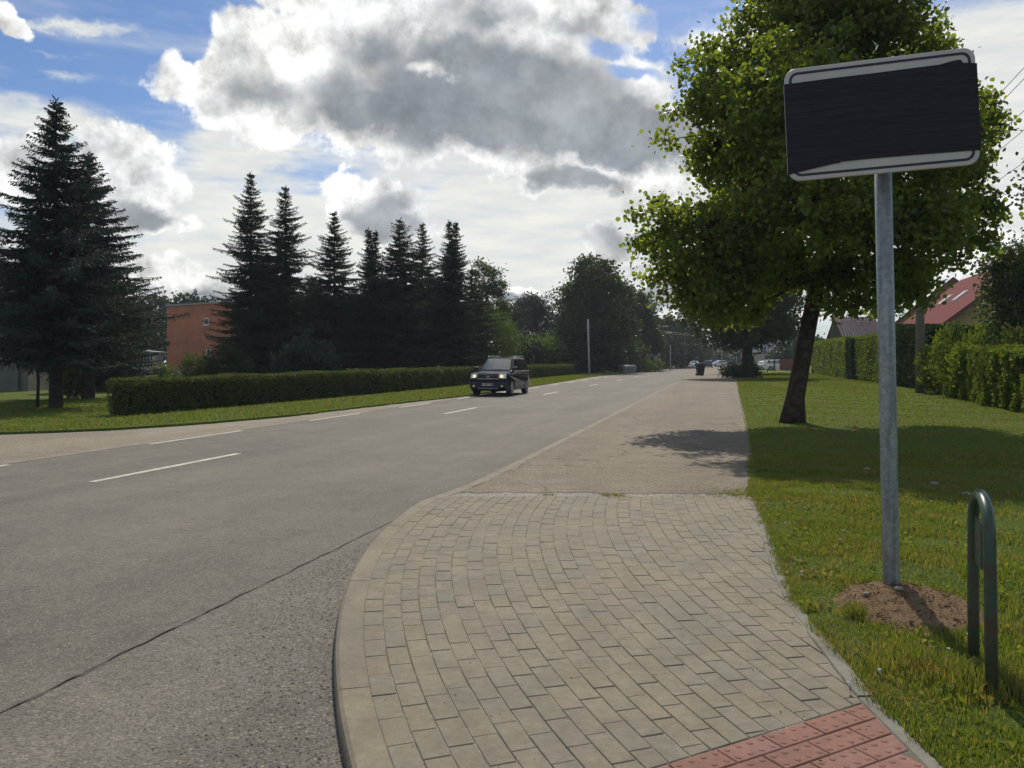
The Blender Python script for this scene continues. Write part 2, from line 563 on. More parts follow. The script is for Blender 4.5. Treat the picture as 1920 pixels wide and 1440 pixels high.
M_thuja = leaf_mat('thuja_leaf', (0.020, 0.040, 0.014), (0.036, 0.062, 0.02), 0.15, rough=0.8, spec=0.12)
M_grass = leaf_mat('grass_blade', (0.108, 0.156, 0.028), (0.168, 0.204, 0.044), 0.45, (0.27, 0.23, 0.10), 0.6, 1.5, dry=(0.23, 0.185, 0.09), spec=0.25)
M_grass_far = leaf_mat('mown_grass_blade', (0.106, 0.158, 0.024), (0.158, 0.200, 0.036), 0.4, (0.2, 0.17, 0.07), 0.7, 1.5, dry=(0.18, 0.155, 0.06), spec=0.2)
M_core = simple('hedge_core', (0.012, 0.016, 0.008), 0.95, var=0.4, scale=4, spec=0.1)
M_bark = simple('bark', (0.055, 0.042, 0.030), 0.9, var=0.5, scale=6, spec=0.2, bmp=1.0)
M_bark_s = simple('spruce_bark', (0.045, 0.036, 0.028), 0.95, var=0.4, scale=5, spec=0.2, bmp=0.8)
M_galv = None


def galv():
    m, t, o = newmat('galvanised_steel')
    pos = t.node('ShaderNodeTexCoord').outputs['Object']
    st = t.node('ShaderNodeMapping', {'Vector': pos, 'Scale': (9, 9, 0.7)}).outputs[0]
    n = t.noise(st, 3.0, 6, 0.6)
    sp = t.voro(pos, 45, 'F1', out=1)
    c = t.mix(t.ramp(n, 0.35, 0.65), (0.20, 0.225, 0.22), (0.34, 0.35, 0.33))
    spv = t.ramp(t.node('ShaderNodeSeparateColor', {0: sp}).outputs[0], 0, 1, 0.85, 1.12)
    c = t.vmath('MULTIPLY', c, t.node('ShaderNodeCombineXYZ', {0: spv, 1: spv, 2: spv}).outputs[0])
    scr = t.ramp(t.noise(pos, 25, 3, 0.7), 0.72, 0.78)
    c = t.mix(t.math('MULTIPLY', scr, 0.6), c, (0.12, 0.10, 0.08))
    principled(t, o, Base_Color=c, Metallic=0.55, Roughness=t.ramp(n, 0.3, 0.7, 0.38, 0.6), Normal=bump(t, n, 0.1, 0.01))
    return m


M_galv = galv()
M_white = simple('sign_white', (0.52, 0.50, 0.44), 0.45, var=0.05)
M_signback = simple('sign_aluminium', (0.5, 0.5, 0.5), 0.4, 0.8, var=0.06)
M_black = simple('sign_black_line', (0.02, 0.02, 0.025), 0.4)


def wrap_mat():
    m, t, o = newmat('black_stretch_film')
    pos = t.node('ShaderNodeTexCoord').outputs['Object']
    wv = t.vmath('ADD', pos, t.node('ShaderNodeVectorMath', {0: t.noise(pos, 2.5, 3, 0.5, out=1), 3: 0.05}, operation='SCALE').outputs[0])
    st = t.node('ShaderNodeMapping', {'Vector': wv, 'Rotation': (0, 0, 0.03), 'Scale': (1.0, 38, 1.0)}).outputs[0]
    n = t.noise(st, 1.0, 5, 0.65)
    ln = t.ramp(t.math('ABSOLUTE', t.math('SUBTRACT', n, 0.52)), 0.0, 0.018, 1, 0)
    h = t.math('ADD', n, t.math('MULTIPLY', ln, 0.5))
    c = t.mix(t.math('MULTIPLY', ln, 0.5), (0.010, 0.010, 0.013), (0.05, 0.052, 0.058))
    p = principled(t, o, Base_Color=c, Roughness=0.42, Normal=bump(t, h, 0.55, 0.02))
    p.inputs['Specular IOR Level'].default_value = 0.35
    return m


M_wrap = wrap_mat()


def rail_mat():
    m, t, o = newmat('green_rusty_paint')
    pos = t.node('ShaderNodeTexCoord').outputs['Object']
    n = t.noise(pos, 9, 7, 0.7)
    z = t.node('ShaderNodeSeparateXYZ', {0: pos}).outputs[2]
    f = t.math('ADD', n, t.ramp(z, 0.0, 0.9, 0.08, -0.05))
    rust = t.ramp(f, 0.44, 0.64, 0, 0.9)
    c = t.mix(rust, (0.034, 0.075, 0.046), (0.085, 0.050, 0.028))
    ch = t.ramp(t.noise(pos, 40, 4, 0.7), 0.66, 0.7)
    c = t.mix(t.math('MULTIPLY', ch, 0.7), c, (0.03, 0.035, 0.03))
    principled(t, o, Base_Color=c, Roughness=t.ramp(rust, 0, 1, 0.35, 0.8), Normal=bump(t, n, 0.3, 0.004))
    return m


M_rail = rail_mat()


def brick_mat(name, a, b, mort, sx_=1.0):
    m, t, o = newmat(name)
    pos = t.node('ShaderNodeTexCoord').outputs['Object']
    xyz = t.node('ShaderNodeSeparateXYZ', {0: pos})
    q = t.node('ShaderNodeCombineXYZ', {0: t.math('ADD', xyz.outputs[0], xyz.outputs[1]), 1: xyz.outputs[2]}).outputs[0]
    br = t.node('ShaderNodeTexBrick', {'Vector': q, 'Color1': (*a, 1), 'Color2': (*b, 1), 'Mortar': (*mort, 1), 'Scale': 1.0,
                                       'Mortar Size': 0.008, 'Brick Width': 0.25, 'Row Height': 0.075})
    n = t.noise(pos, 0.5, 5, 0.6)
    f = t.ramp(n, 0.3, 0.7, 0.82, 1.15)
    c = t.vmath('MULTIPLY', br.outputs[0], t.node('ShaderNodeCombineXYZ', {0: f, 1: f, 2: f}).outputs[0])
    principled(t, o, Base_Color=c, Roughness=0.9, Normal=bump(t, br.outputs[1], -0.4, 0.01))
    return m


M_brick = brick_mat('red_brick', (0.50, 0.155, 0.075), (0.40, 0.12, 0.06), (0.33, 0.2, 0.13))
M_brick_d = brick_mat('dark_brick', (0.12, 0.05, 0.04), (0.09, 0.04, 0.03), (0.07, 0.05, 0.045))
M_conc = simple('grey_concrete_wall', (0.17, 0.17, 0.155), 0.9, var=0.2, scale=0.8, bmp=0.3)
M_conc_l = simple('pale_render', (0.42, 0.41, 0.37), 0.9, var=0.1, scale=1)
M_yellow = simple('yellow_boards', (0.42, 0.32, 0.12), 0.8, var=0.08, scale=1)
M_glass = simple('window_glass', (0.02, 0.025, 0.03), 0.08, var=0.1)
M_frame = simple('white_frame', (0.62, 0.62, 0.6), 0.5, var=0.05)
M_pinkroof = simple('pink_metal_roof', (0.20, 0.060, 0.056), 0.9, spec=0.1, var=0.12, scale=1.5)
M_orroof = simple('orange_roof', (0.24, 0.105, 0.06), 0.6, var=0.15, scale=1.5)
M_tile = simple('glazed_grey_tile', (0.13, 0.085, 0.09), 0.33, var=0.12, scale=2)
M_trimred = simple('dark_red_trim', (0.14, 0.04, 0.045), 0.6)
M_pole_c = simple('concrete_pole', (0.165, 0.15, 0.125), 0.9, var=0.2, scale=3, bmp=0.3)
M_pole_w = simple('pale_steel_pole', (0.40, 0.41, 0.40), 0.6, var=0.1)
M_pole_d = simple('dark_pole', (0.10, 0.095, 0.085), 0.8, var=0.2)
M_wire = simple('wire_black', (0.03, 0.03, 0.03), 0.6)
M_binm = simple('dark_plastic', (0.022, 0.024, 0.026), 0.45, var=0.2)
M_binlid = simple('bin_lid_plastic', (0.03, 0.04, 0.04), 0.32, var=0.2)
M_rubber = simple('rubber', (0.012, 0.012, 0.013), 0.75, var=0.2)
M_alloy = simple('alloy_rim', (0.45, 0.46, 0.48), 0.35, 0.7, var=0.1)
M_dpaint = simple('dark_car_paint', (0.006, 0.008, 0.013), 0.10, 0.0, var=0.05, spec=0.22)
M_wpaint = simple('white_car_paint', (0.80, 0.81, 0.82), 0.3, var=0.03, coat=1.0)
M_bpaint = simple('black_car_paint', (0.012, 0.012, 0.014), 0.25, var=0.05, coat=1.0)
M_trim = simple('black_trim', (0.015, 0.016, 0.018), 0.5)
M_chrome = simple('chrome_trim', (0.55, 0.56, 0.58), 0.22, 0.9, var=0.05)
M_carglass = simple('car_glass', (0.05, 0.065, 0.065), 0.05, var=0.3, scale=2, spec=0.9, coat=1.0)
M_cglass_d = simple('tinted_car_glass', (0.006, 0.008, 0.009), 0.1, var=0.2)
M_fence = simple('red_brown_boards', (0.17, 0.055, 0.035), 0.8, var=0.25, scale=3)
M_paint = simple('road_marking_paint', (0.50, 0.48, 0.38), 0.7, var=0.22, scale=9)
M_metalgrey = simple('grey_sheet_metal', (0.24, 0.25, 0.27), 0.5, 0.3, var=0.15)
M_petal = simple('white_petal', (0.75, 0.74, 0.72), 0.6, var=0.05)
M_stone = simple('pale_stone', (0.27, 0.245, 0.20), 0.85, var=0.2, scale=10, bmp=0.3)
M_grit = simple('dark_grit', (0.05, 0.045, 0.04), 0.9, var=0.4, scale=9)


def emit(name, c, s):
    m, t, o = newmat(name)
    e = t.node('ShaderNodeEmission', {'Color': (*c, 1), 'Strength': s})
    t.l.new(e.outputs[0], o.inputs[0])
    return m


M_headl = emit('lit_headlamp', (1.0, 0.80, 0.50), 1.3)
M_lampglass = simple('headlamp_glass', (0.75, 0.72, 0.66), 0.15, 0.0, var=0.2, coat=1.0)
M_tail = simple('tail_lamp', (0.25, 0.015, 0.015), 0.2, coat=1.0)

# ================================================================== GROUND, ROADS
# far ground sheet
mb = MB()
mb.add([(-410, -55, -0.25), (410, -55, -0.25), (410, 650, -0.25), (-410, 650, -0.25)], [(0, 1, 2, 3)])
tag(mb.build('ground', M_ground), kind='structure')


def sheet(name, pts, mat, z=None, thick=None, parent=None, kind='structure'):
    """flat polygon (world xy)"""
    bm = bmesh.new()
    vs = [bm.verts.new((p[0], p[1], z if z is not None else p[2])) for p in pts]
    f = bm.faces.new(vs)
    if f.normal.z < 0:
        f.normal_flip()
    f.normal_update()
    if f.normal.z < 0:
        bmesh.ops.reverse_faces(bm, faces=[f])
    if thick:
        r = bmesh.ops.extrude_face_region(bm, geom=[f])
        for v in r['geom']:
            if isinstance(v, bmesh.types.BMVert):
                v.co.z -= thick
    bmesh.ops.triangulate(bm, faces=bm.faces[:])
    me = bpy.data.meshes.new(name)
    bm.to_mesh(me)
    bm.free()
    o = link(name, me, mat, parent)
    if kind:
        tag(o, kind=kind)
    return o


# main road
sheet('road', [rd(-40, -10.4), rd(600, -10.4), rd(600, -2.6), rd(9.5, -2.6), rd(9.5, -3.08), rd(-40, -3.08)], M_road, ROAD_Z)
# older worn asphalt beyond the seam
sheet('side_street', [rd(-12, -3.085), rd(10.5, -3.085), rd(10.5, 1.0), rd(-12, 14)], M_rough, ROAD_Z - 0.004)
# dark tar seam: a narrow wavy strip
mb = MB()
sv = []
for i in range(0, 260):
    s = -6 + i * 0.053
    w = 0.0028 + 0.0035 * random.random()
    j = 0.007 * math.sin(i * 0.9) + 0.006 * math.sin(i * 0.37) + random.uniform(-.004, .004)
    w *= .45 + .8 * abs(math.sin(i * .23) * math.sin(i * .071 + 1))
    if s > 5.5:
        w *= max(0.15, 1 - (s - 5.5) / 2.2)
    sv.append((rd(s, -3.075 + j - w, ROAD_Z + 0.004), rd(s, -3.075 + j + w, ROAD_Z + 0.004)))
V = [p for a in sv for p in a]
mb.add(V, [(2 * i, 2 * i + 1, 2 * i + 3, 2 * i + 2) for i in range(len(sv) - 1)])
tag(mb.build('tar_seam', simple('tar', (0.055, 0.05, 0.042), 0.85, var=0.5, scale=6)), kind='structure')

# gravel pull-off and shoulder at the left
sheet('gravel_shoulder', [rd(-30, -10.38), rd(120, -10.38), rd(120, -11.6), rd(25, -13), rd(17.5, -15), gp(-700, 800), gp(-4000, 830), rd(-30, -45)], M_gravel, ROAD_Z + 0.004)

# lawns
GL = [gp(-3500, 812), gp(-600, 812), gp(-200, 812), gp(0, 810), gp(100, 807), gp(200, 803), gp(300, 797), gp(400, 790), gp(480, 783), gp(560, 776), gp(660, 764), gp(780, 751), gp(880, 740),
      gp(1000, 723), gp(1105, 706.5), rd(110, -10.9), rd(200, -10.7), rd(400, -10.7)]


def rag(pts, amp, step=0.35, maxd=60):
    res = []
    for a, b in zip(pts[:-1], pts[1:]):
        n = max(1, int(math.dist(a[:2], b[:2]) / step)) if min(a[1], b[1]) < maxd else 1
        n = min(n, 120)
        for k in range(n):
            f = k / n
            j = amp * (random.random() - .5)
            res.append((a[0] + (b[0] - a[0]) * f + j, a[1] + (b[1] - a[1]) * f + j, 0))
    res.append(pts[-1])
    return res


left_edge = rag(GL, 0.16)
sheet('left_lawn', left_edge + [rd(400, -160), (-150, 260, 0), (-190, 20, 0)], M_lawn, 0.0, thick=0.12)

# edging between pavers and right lawn (inner and outer lines)
IN_PX = [(1411, 938), (1422, 980), (1435, 1031), (1452, 1080), (1475, 1129), (1527, 1202), (1570, 1259), (1615, 1315), (1709, 1409), (1790, 1490), (1900, 1590), (2300, 1900)]
OUT_PX = [(1420, 938), (1437, 975), (1452, 1015), (1475, 1084), (1499, 1131), (1552, 1197), (1600, 1255), (1652, 1318), (1760, 1425), (1850, 1510), (1970, 1610), (2400, 1940)]
EIN = np.array([gp(*p)[:2] for p in IN_PX])[::-1]
EOUT = np.array([gp(*p)[:2] for p in OUT_PX])[::-1]
EIN[0] = (1.75, 1.2)
EOUT[0] = (1.85, 1.25)


def ein(D):
    return np.interp(D, EIN[:, 1], EIN[:, 0])


def eout(D):
    return np.interp(D, EOUT[:, 1], EOUT[:, 0])


WALKR = [gp(1412, 925), gp(1408, 880), gp(1403, 840), gp(1395, 790), gp(1385, 740), gp(1381, 715), gp(1380, 700), rd(150, 2.5), rd(260, 3)]
LAWN_EDGE_Y = [p[1] for p in EOUT] + [p[1] for p in WALKR]
LAWN_EDGE_X = [p[0] for p in EOUT] + [p[0] for p in WALKR]


def lawn_x(D):
    return np.interp(D, LAWN_EDGE_Y, LAWN_EDGE_X)


# mound of soil round the sign post
MX, MY = 2.38, 4.74


def mound_h(x, y):
    q = ((x - MX) / 0.33) ** 2 + ((y - MY) / 0.42) ** 2
    return 0.10 * np.exp(-q * 1.1)


def lawn_h(x, y):
    x = np.asarray(x, float)
    y = np.asarray(y, float)
    e = np.clip((x - lawn_x(y)) / 1.2, 0, 1)
    far_ = 0.02 + 0.05 * e
    return far_ * (0.55 + 0.45 * np.sin(x * 1.7 + 0.6 * y) * np.cos(y * 1.3 - x * .4)) - 0.012


ys = np.concatenate([np.arange(1.0, 12, 0.12), np.arange(12, 40, 0.6), np.arange(40, 300, 6)])
us = np.concatenate([np.arange(0, 4, 0.12), np.arange(4, 14, 0.5), np.arange(14, 120, 6)])
V, Fq = [], []
for i, y in enumerate(ys):
    x0 = lawn_x(y)
    jit = RNG.uniform(-.02, .02)
    for j, u in enumerate(us):
        x = x0 + u + (jit if j == 0 else 0) - 0.01
        V.append((x, y, float(lawn_h(x, y)) if u > 0 else -0.005))
nu = len(us)
for i in range(len(ys) - 1):
    for j in range(nu - 1):
        a = i * nu + j
        Fq.append((a, a + 1, a + nu + 1, a + nu))
tag(big_mesh('right_lawn', V, Fq, M_lawn, smooth=True), kind='structure')

# sidewalk of old asphalt
BACK_Y = lambda x: 9.06 + 0.0 * x
front = []
x = -0.62
while x < 2.66:
    front.append((x, 8.98 + random.uniform(-.05, .05) - 0.06 * (x > 1), 0))
    x += 0.06
side = [(p[0] + 0.05, p[1], 0) for p in WALKR]
sheet('sidewalk', [rd(9.0, -2.81)] + front + side[1:] + [rd(400, 3), rd(400, -2.81)], M_walk, 0.0)
# crumbling mortar strip between pavers and sidewalk
lo = [(x_, 8.70 + random.uniform(-.02, .02), 0) for x_ in np.arange(-0.72, 2.62, 0.08)]
sheet('mortar_strip', lo + [(2.72, 9.1, 0), (-0.58, 9.1, 0)], M_rubble, -0.004)

sheet('soil_patch', [(2.45, 8.6, 0), (2.9, 8.5, 0), (3.1, 9.6, 0), (2.72, 9.5, 0)], M_soil, -0.008)
# ------------------------------------------------------------------ pavers, laid in curved courses
CURV = [(0.0, 9.85, 6.42, 10.87), (8.0, 10.07, 6.38, 10.19), (21.1, 15.70, 6.17, 14.26)]


def course_x(i, D):
    xs = [cx - math.sqrt(R * R - (D - cy) ** 2) for _, cx, cy, R in CURV]
    ii = [c[0] for c in CURV]
    if i <= ii[2]:
        # quadratic through the three measured joints
        x0, x1, x2 = xs
        a, b, c = ii
        L0 = (i - b) * (i - c) / ((a - b) * (a - c))
        L1 = (i - a) * (i - c) / ((b - a) * (b - c))
        L2 = (i - a) * (i - b) / ((c - a) * (c - b))
        return x0 * L0 + x1 * L1 + x2 * L2
    return xs[2] + 0.1135 * (i - ii[2])


pavement = sheet('pavement', [(course_x(0, D) - 0.01, D, 0) for D in np.arange(1.2, 8.8, 0.2)] + [(float(ein(D)) + 0.03, D, 0) for D in np.arange(8.7, 1.2, -0.2)], M_bed, -0.0055)

# red tactile strip: its upper edge
RA = np.array(gp(1225, 1440)[:2])
RB = np.array(gp(1618, 1318)[:2])
RU = (RB - RA) / np.linalg.norm(RB - RA)
RN = np.array([RU[1], -RU[0]])          # towards the camera


def clip_poly(poly, p, n):
    """keep the side where (q-p).n <= 0"""
    res = []
    m = len(poly)
    for k in range(m):
        a, b = poly[k], poly[(k + 1) % m]
        da, db = (a - p) @ n, (b - p) @ n
        if da <= 0:
            res.append(a)
        if (da < 0 < db) or (db < 0 < da):
            res.append(a + (b - a) * (da / (da - db)))
    return res


def slab_mesh(poly, z, ch=0.005, depth=0.03, tilt=(0, 0)):
    """paver: flat top with a chamfered rim and sides"""
    P2 = np.array(poly)
    c = P2.mean(0)
    n = len(P2)
    area = 0
    for k in range(n):
        a, b = P2[k], P2[(k + 1) % n]
        area += a[0] * b[1] - a[1] * b[0]
    if area < 0:
        P2 = P2[::-1]
    # inset
    ins = []
    for k in range(n):
        a, b, d_ = P2[k - 1], P2[k], P2[(k + 1) % n]
        e1 = (b - a) / (np.linalg.norm(b - a) + 1e-9)
        e2 = (d_ - b) / (np.linalg.norm(d_ - b) + 1e-9)
        n1 = np.array([-e1[1], e1[0]])
        n2 = np.array([-e2[1], e2[0]])
        q = n1 + n2
        q /= max(0.5, q @ q / 2)
        ins.append(b + q * ch)
    V = [(p[0], p[1], z + (p[0] - c[0]) * tilt[0] + (p[1] - c[1]) * tilt[1]) for p in ins]
    V += [(p[0], p[1], z - ch * 0.8 + (p[0] - c[0]) * tilt[0] + (p[1] - c[1]) * tilt[1]) for p in P2]
    V += [(p[0], p[1], z - depth) for p in P2]
    Fs = [tuple(range(n))]
    for r in (0, 1):
        for k in range(n):
            k2 = (k + 1) % n
            Fs.append((r * n + k2, r * n + k, (r + 1) * n + k, (r + 1) * n + k2))
    return V, Fs


bricks = []
J = 0.0026
for i in range(0, 40):
    # arc-length sampling of this course's centre line
    Ds = np.arange(0.9, 9.6, 0.02)
    xs = np.array([course_x(i + 0.5, D_) for D_ in Ds])
    seg = np.hypot(np.diff(xs), np.diff(Ds))
    acc = np.concatenate([[0], np.cumsum(seg)])
    off = (0.12 if i % 2 else 0.0) + 0.02 * math.sin(i * 1.3)
    k = -1
    while True:
        a0 = off + k * 0.2405 + random.uniform(-.003, .003)
        a1 = off + (k + 1) * 0.2405
        k += 1
        if a1 > acc[-1]:
            break
        if a0 < 0:
            continue
        q = []
        for (aa, sgn) in ((a0 + J, 1), (a1 - J, -1)):
            D_ = np.interp(aa, acc, Ds)
            x_ = np.interp(aa, acc, xs)
            tx = (np.interp(aa + .02, acc, xs) - np.interp(aa - .02, acc, xs))
            ty = (np.interp(aa + .02, acc, Ds) - np.interp(aa - .02, acc, Ds))
            L = math.hypot(tx, ty)
            nx, ny = ty / L, -tx / L
            w = (course_x(i + 1, D_) - course_x(i, D_)) / max(nx, .3) * nx * nx
            w = w / 2 - J
            pr = [np.array([x_ - nx * w, D_ - ny * w]), np.array([x_ + nx * w, D_ + ny * w])]
            q += pr if sgn > 0 else pr[::-1]
        poly = q
        # clip: mortar edge, red strip, edging
        poly = clip_poly(poly, np.array([0, 8.73 + 0.012 * random.random()]), np.array([0, 1.0]))
        if len(poly) >= 3:
            poly = clip_poly(poly, RA - RN * 0.006, RN)
        if len(poly) >= 3:
            cc = np.mean(poly, 0)
            for Dk in (cc[1],):
                xa = float(ein(Dk - .12)) - 0.006
                xb = float(ein(Dk + .12)) - 0.006
                nn = np.array([0.24, -(xb - xa)])
                nn /= np.linalg.norm(nn)
                poly = clip_poly(poly, np.array([(xa + xb) / 2, Dk]), nn)
        if len(poly) < 3:
            continue
        P2 = np.array(poly)
        # drop degenerate corners
        keep = [P2[0]]
        for p in P2[1:]:
            if np.linalg.norm(p - keep[-1]) > 0.004:
                keep.append(p)
        if len(keep) < 3:
            continue
        P2 = np.array(keep)
        ar = 0.5 * abs(np.sum(P2[:, 0] * np.roll(P2[:, 1], -1) - P2[:, 1] * np.roll(P2[:, 0], -1)))
        if ar < 0.0012 or P2[:, 1].max() < 1.6:
            continue
        bricks.append((P2[:, 1].mean(), P2, i))
vis = [b for b in bricks if b[0] > 2.75 and b[1][:, 0].max() / b[0] < 0.62]
inv = [b for b in bricks if not (b[0] > 2.75 and b[1][:, 0].max() / b[0] < 0.62)]
vis.sort(key=lambda b: b[0])


def paver_geo(P2):
    z = random.uniform(-0.0015, 0.0015) - 0.001
    return slab_mesh(P2, z, 0.003, 0.03, (random.uniform(-.012, .012), random.uniform(-.01, .01)))


for D_, P2, i in vis[:298]:
    mb = MB()
    mb.add(*paver_geo(P2))
    mb.build('paver', M_paver, pavement)
mb = MB()
for D_, P2, i in vis[298:] + inv:
    mb.add(*paver_geo(P2))
tag(mb.build('distant_pavers', M_paver, pavement), kind='stuff')

# red tactile blocks, each with two rows of four studs
strip = sheet('tactile_strip', [tuple(RA - RU * 1.2), tuple(RB + RU * 0.12), tuple(RB + RU * 0.12 + RN * 1.3), tuple(RA - RU * 1.2 + RN * 1.3)], M_bed, -0.016)
BW, BH = 0.2385, 0.1205
for r in range(0, 7):
    for c in range(-6, 8):
        o0 = RB - RU * (c * BW + (0.0 if r % 2 == 0 else 0.118)) + RN * (r * BH) + RU * 0.10
        q = [o0 + RU * J + RN * J, o0 + RU * (BW - J) + RN * J, o0 + RU * (BW - J) + RN * (BH - J), o0 + RU * J + RN * (BH - J)]
        cc = np.mean(q, 0)
        if cc[1] < 2.2:
            continue
        xa, xb = float(ein(cc[1] - .12)), float(ein(cc[1] + .12))
        nn = np.array([0.24, -(xb - xa)])
        nn /= np.linalg.norm(nn)
        q = clip_poly(q, np.array([(xa + xb) / 2 - 0.004, cc[1]]), nn)
        if len(q) < 3:
            continue
        q = np.array(q)
        ar = 0.5 * abs(np.sum(q[:, 0] * np.roll(q[:, 1], -1) - q[:, 1] * np.roll(q[:, 0], -1)))
        if ar < 0.002:
            continue
        mb = MB()
        z = random.uniform(-.001, .001)
        V, Fs = slab_mesh(q, z, 0.004, 0.03)
        mb.add(V, Fs)
        for a in range(4):
            for b in range(2):
                pc = o0 + RU * (BW * (a + .5) / 4) + RN * (BH * (b + .5) / 2)
                if clip_poly([pc + np.array(v) * .018 for v in ((1, 0), (0, 1), (-1, 0), (0, -1))], np.array([(xa + xb) / 2 - 0.004, cc[1]]), nn).__len__() != 4:
                    continue
                ns = 8
                ring = lambda rr, zz: [(pc[0] + rr * math.cos(2 * PI * k / ns), pc[1] + rr * math.sin(2 * PI * k / ns), z + zz) for k in range(ns)]
                V = ring(0.015, -0.001) + ring(0.012, 0.002) + ring(0.007, 0.0032)
                Fs = [(u_ * ns + k, u_ * ns + (k + 1) % ns, (u_ + 1) * ns + (k + 1) % ns, (u_ + 1) * ns + k) for u_ in (0, 1) for k in range(ns)] + [tuple(range(2 * ns, 3 * ns))]
                mb.add(V, Fs, True)
        mb.build('tactile_block', M_red, strip)

# ------------------------------------------------------------------ kerb
kerb = bpy.data.objects.new('kerb', None)
COL.objects.link(kerb)
tag(kerb, kind='structure')


def kerb_line(n0=None):
    pts = []
    for D_ in np.arange(0.4, 8.55, 0.05):
        pts.append((course_x(0, D_), D_))
    e = to_st(*pts[-1])
    # blend to the straight kerb
    s = e[0]
    t = e[1]
    while s < 320:
        s += 0.25 if s < 40 else 2.0
        tgt = -2.80
        t += (tgt - t) * 0.3
        p = rd(s, t)
        pts.append((p[0], p[1]))
    return np.array(pts)


KL = kerb_line()
ka = np.concatenate([[0], np.cumsum(np.hypot(*np.diff(KL, axis=0).T))])


def kerb_pt(a, off):
    x_, y_ = np.interp(a, ka, KL[:, 0]), np.interp(a, ka, KL[:, 1])
    x2, y2 = np.interp(a + .05, ka, KL[:, 0]), np.interp(a + .05, ka, KL[:, 1])
    x1, y1 = np.interp(a - .05, ka, KL[:, 0]), np.interp(a - .05, ka, KL[:, 1])
    L = math.hypot(x2 - x1, y2 - y1) + 1e-9
    nx, ny = -(y2 - y1) / L, (x2 - x1) / L      # to the left (road side)
    return x_ + nx * off, y_ + ny * off


def kerb_piece(a0, a1, step):
    prof = [(-0.003, -0.05), (-0.003, -0.004), (0.003, 0.0), (0.125, 0.002), (0.142, -0.006), (0.15, -0.022), (0.155, -0.09)]
    n = max(1, int((a1 - a0) / step))
    V, Fs = [], []
    dz = random.uniform(-.002, .002)
    for k in range(n + 1):
        a = a0 + (a1 - a0) * k / n
        for (o_, z_) in prof:
            x_, y_ = kerb_pt(a, o_)
            V.append((x_, y_, z_ + dz))
    m = len(prof)
    for k in range(n):
        for j in range(m - 1):
            Fs.append((k * m + j, k * m + j + 1, (k + 1) * m + j + 1, (k + 1) * m + j))
    Fs.append(tuple(range(m))[::-1])
    Fs.append(tuple(n * m + j for j in range(m)))
    return V, Fs


a = 0.0
count = 0
while a < 92:
    L = 1.78 if a < 9 else 1.0
    mb = MB()
    mb.add(*kerb_piece(a + 0.003, a + L - 0.003, 0.15))
    mb.build('kerb_stone', M_kerb, kerb)
    a += L
mb = MB()
while a < 300:
    mb.add(*kerb_piece(a, a + 3.99, 2))
    a += 4
tag(mb.build('distant_kerb', M_kerb, kerb), kind='stuff')

# edging stones
edging = bpy.data.objects.new('edging', None)
COL.objects.link(edging)
tag(edging, kind='structure')
D_ = 1.3
while D_ < 8.5:
    D2 = min(D_ + 0.74, 8.72)
    n = 6
    V, Fs = [], []
    dz = random.uniform(-.004, .004)
    for k in range(n + 1):
        y_ = D_ + 0.006 + (D2 - D_ - 0.012) * k / n
        xi, xo = float(ein(y_)), float(eout(y_))
        for (x_, z_) in ((xi, -0.05), (xi, -0.004), (xi + 0.005, 0.002), (xo - 0.012, 0.002), (xo, -0.008), (xo, -0.06)):
            V.append((x_, y_, z_ + dz))
    for k in range(n):
        for j in range(5):
            Fs.append((k * 6 + j, (k + 1) * 6 + j, (k + 1) * 6 + j + 1, k * 6 + j + 1))
    Fs += [tuple(range(6)), tuple(n * 6 + j for j in range(6))[::-1]]
    mb = MB()
    mb.add(V, Fs)
    mb.build('edging_stone', M_edge, edging)
    D_ = D2

# road markings
marks = bpy.data.objects.new('road_markings', None)
COL.objects.link(marks)
tag(marks, kind='structure')


def dash(s0, s1, t, w, taper=0.0):
    n = 8
    V = []
    for k in range(n + 1):
        s = s0 + (s1 - s0) * k / n
        V.append(rd(s, t - w / 2 + random.uniform(-.004, .004), ROAD_Z + 0.004))
        V.append(rd(s, t + w / 2 + random.uniform(-.004, .004), ROAD_Z + 0.004))
    mb = MB()
    mb.add(V, [(2 * k, 2 * k + 1, 2 * k + 3, 2 * k + 2) for k in range(n)])
    mb.build('lane_dash', M_paint, marks)


zf = (EYE - ROAD_Z) / EYE
for k in range(-1, 14):
    s = 8.1 * zf + 13.4 * k
    dash(s, s + 3.2, -7.5 * zf, 0.12)
for k in range(-2, 24):
    s = (6.3 + 5.72 * k) * zf
    dash(s, s + 2.95, -10.13 * zf + 0.25, 0.12)

# loose grit on the pavers and gravel along the kerb


def pebbles(name, pts, size, mat, kind='stuff', label=None, cat=None, flat=0.6):
    n = len(pts)
    base = np.array([(1, 0, 0), (0, 1, 0), (-1, 0, 0), (0, -1, 0), (0, 0, 1), (0, 0, -.6)], float)
    V = np.repeat(base[None], n, 0) * RNG.uniform(.6, 1.2, (n, 6, 1))
    V[:, :, 2] *= flat
    ang = RNG.uniform(0, 6.28, n)
    ca, sa = np.cos(ang)[:, None], np.sin(ang)[:, None]
    x_ = V[:, :, 0] * ca - V[:, :, 1] * sa * .7
    y_ = V[:, :, 0] * sa + V[:, :, 1] * ca * .7
    V = np.stack([x_, y_, V[:, :, 2]], -1) * np.asarray(size)[:, None, None]
    V += np.asarray(pts)[:, None, :]
    Fq = np.array([(0, 1, 4), (1, 2, 4), (2, 3, 4), (3, 0, 4), (1, 0, 5), (2, 1, 5), (3, 2, 5), (0, 3, 5)])
    Fa = (Fq[None] + 6 * np.arange(n)[:, None, None]).reshape(-1, 3)
    o = big_mesh(name, V.reshape(-1, 3), Fa, mat)
    if kind:
        tag(o, label, cat, kind=kind)
    return o


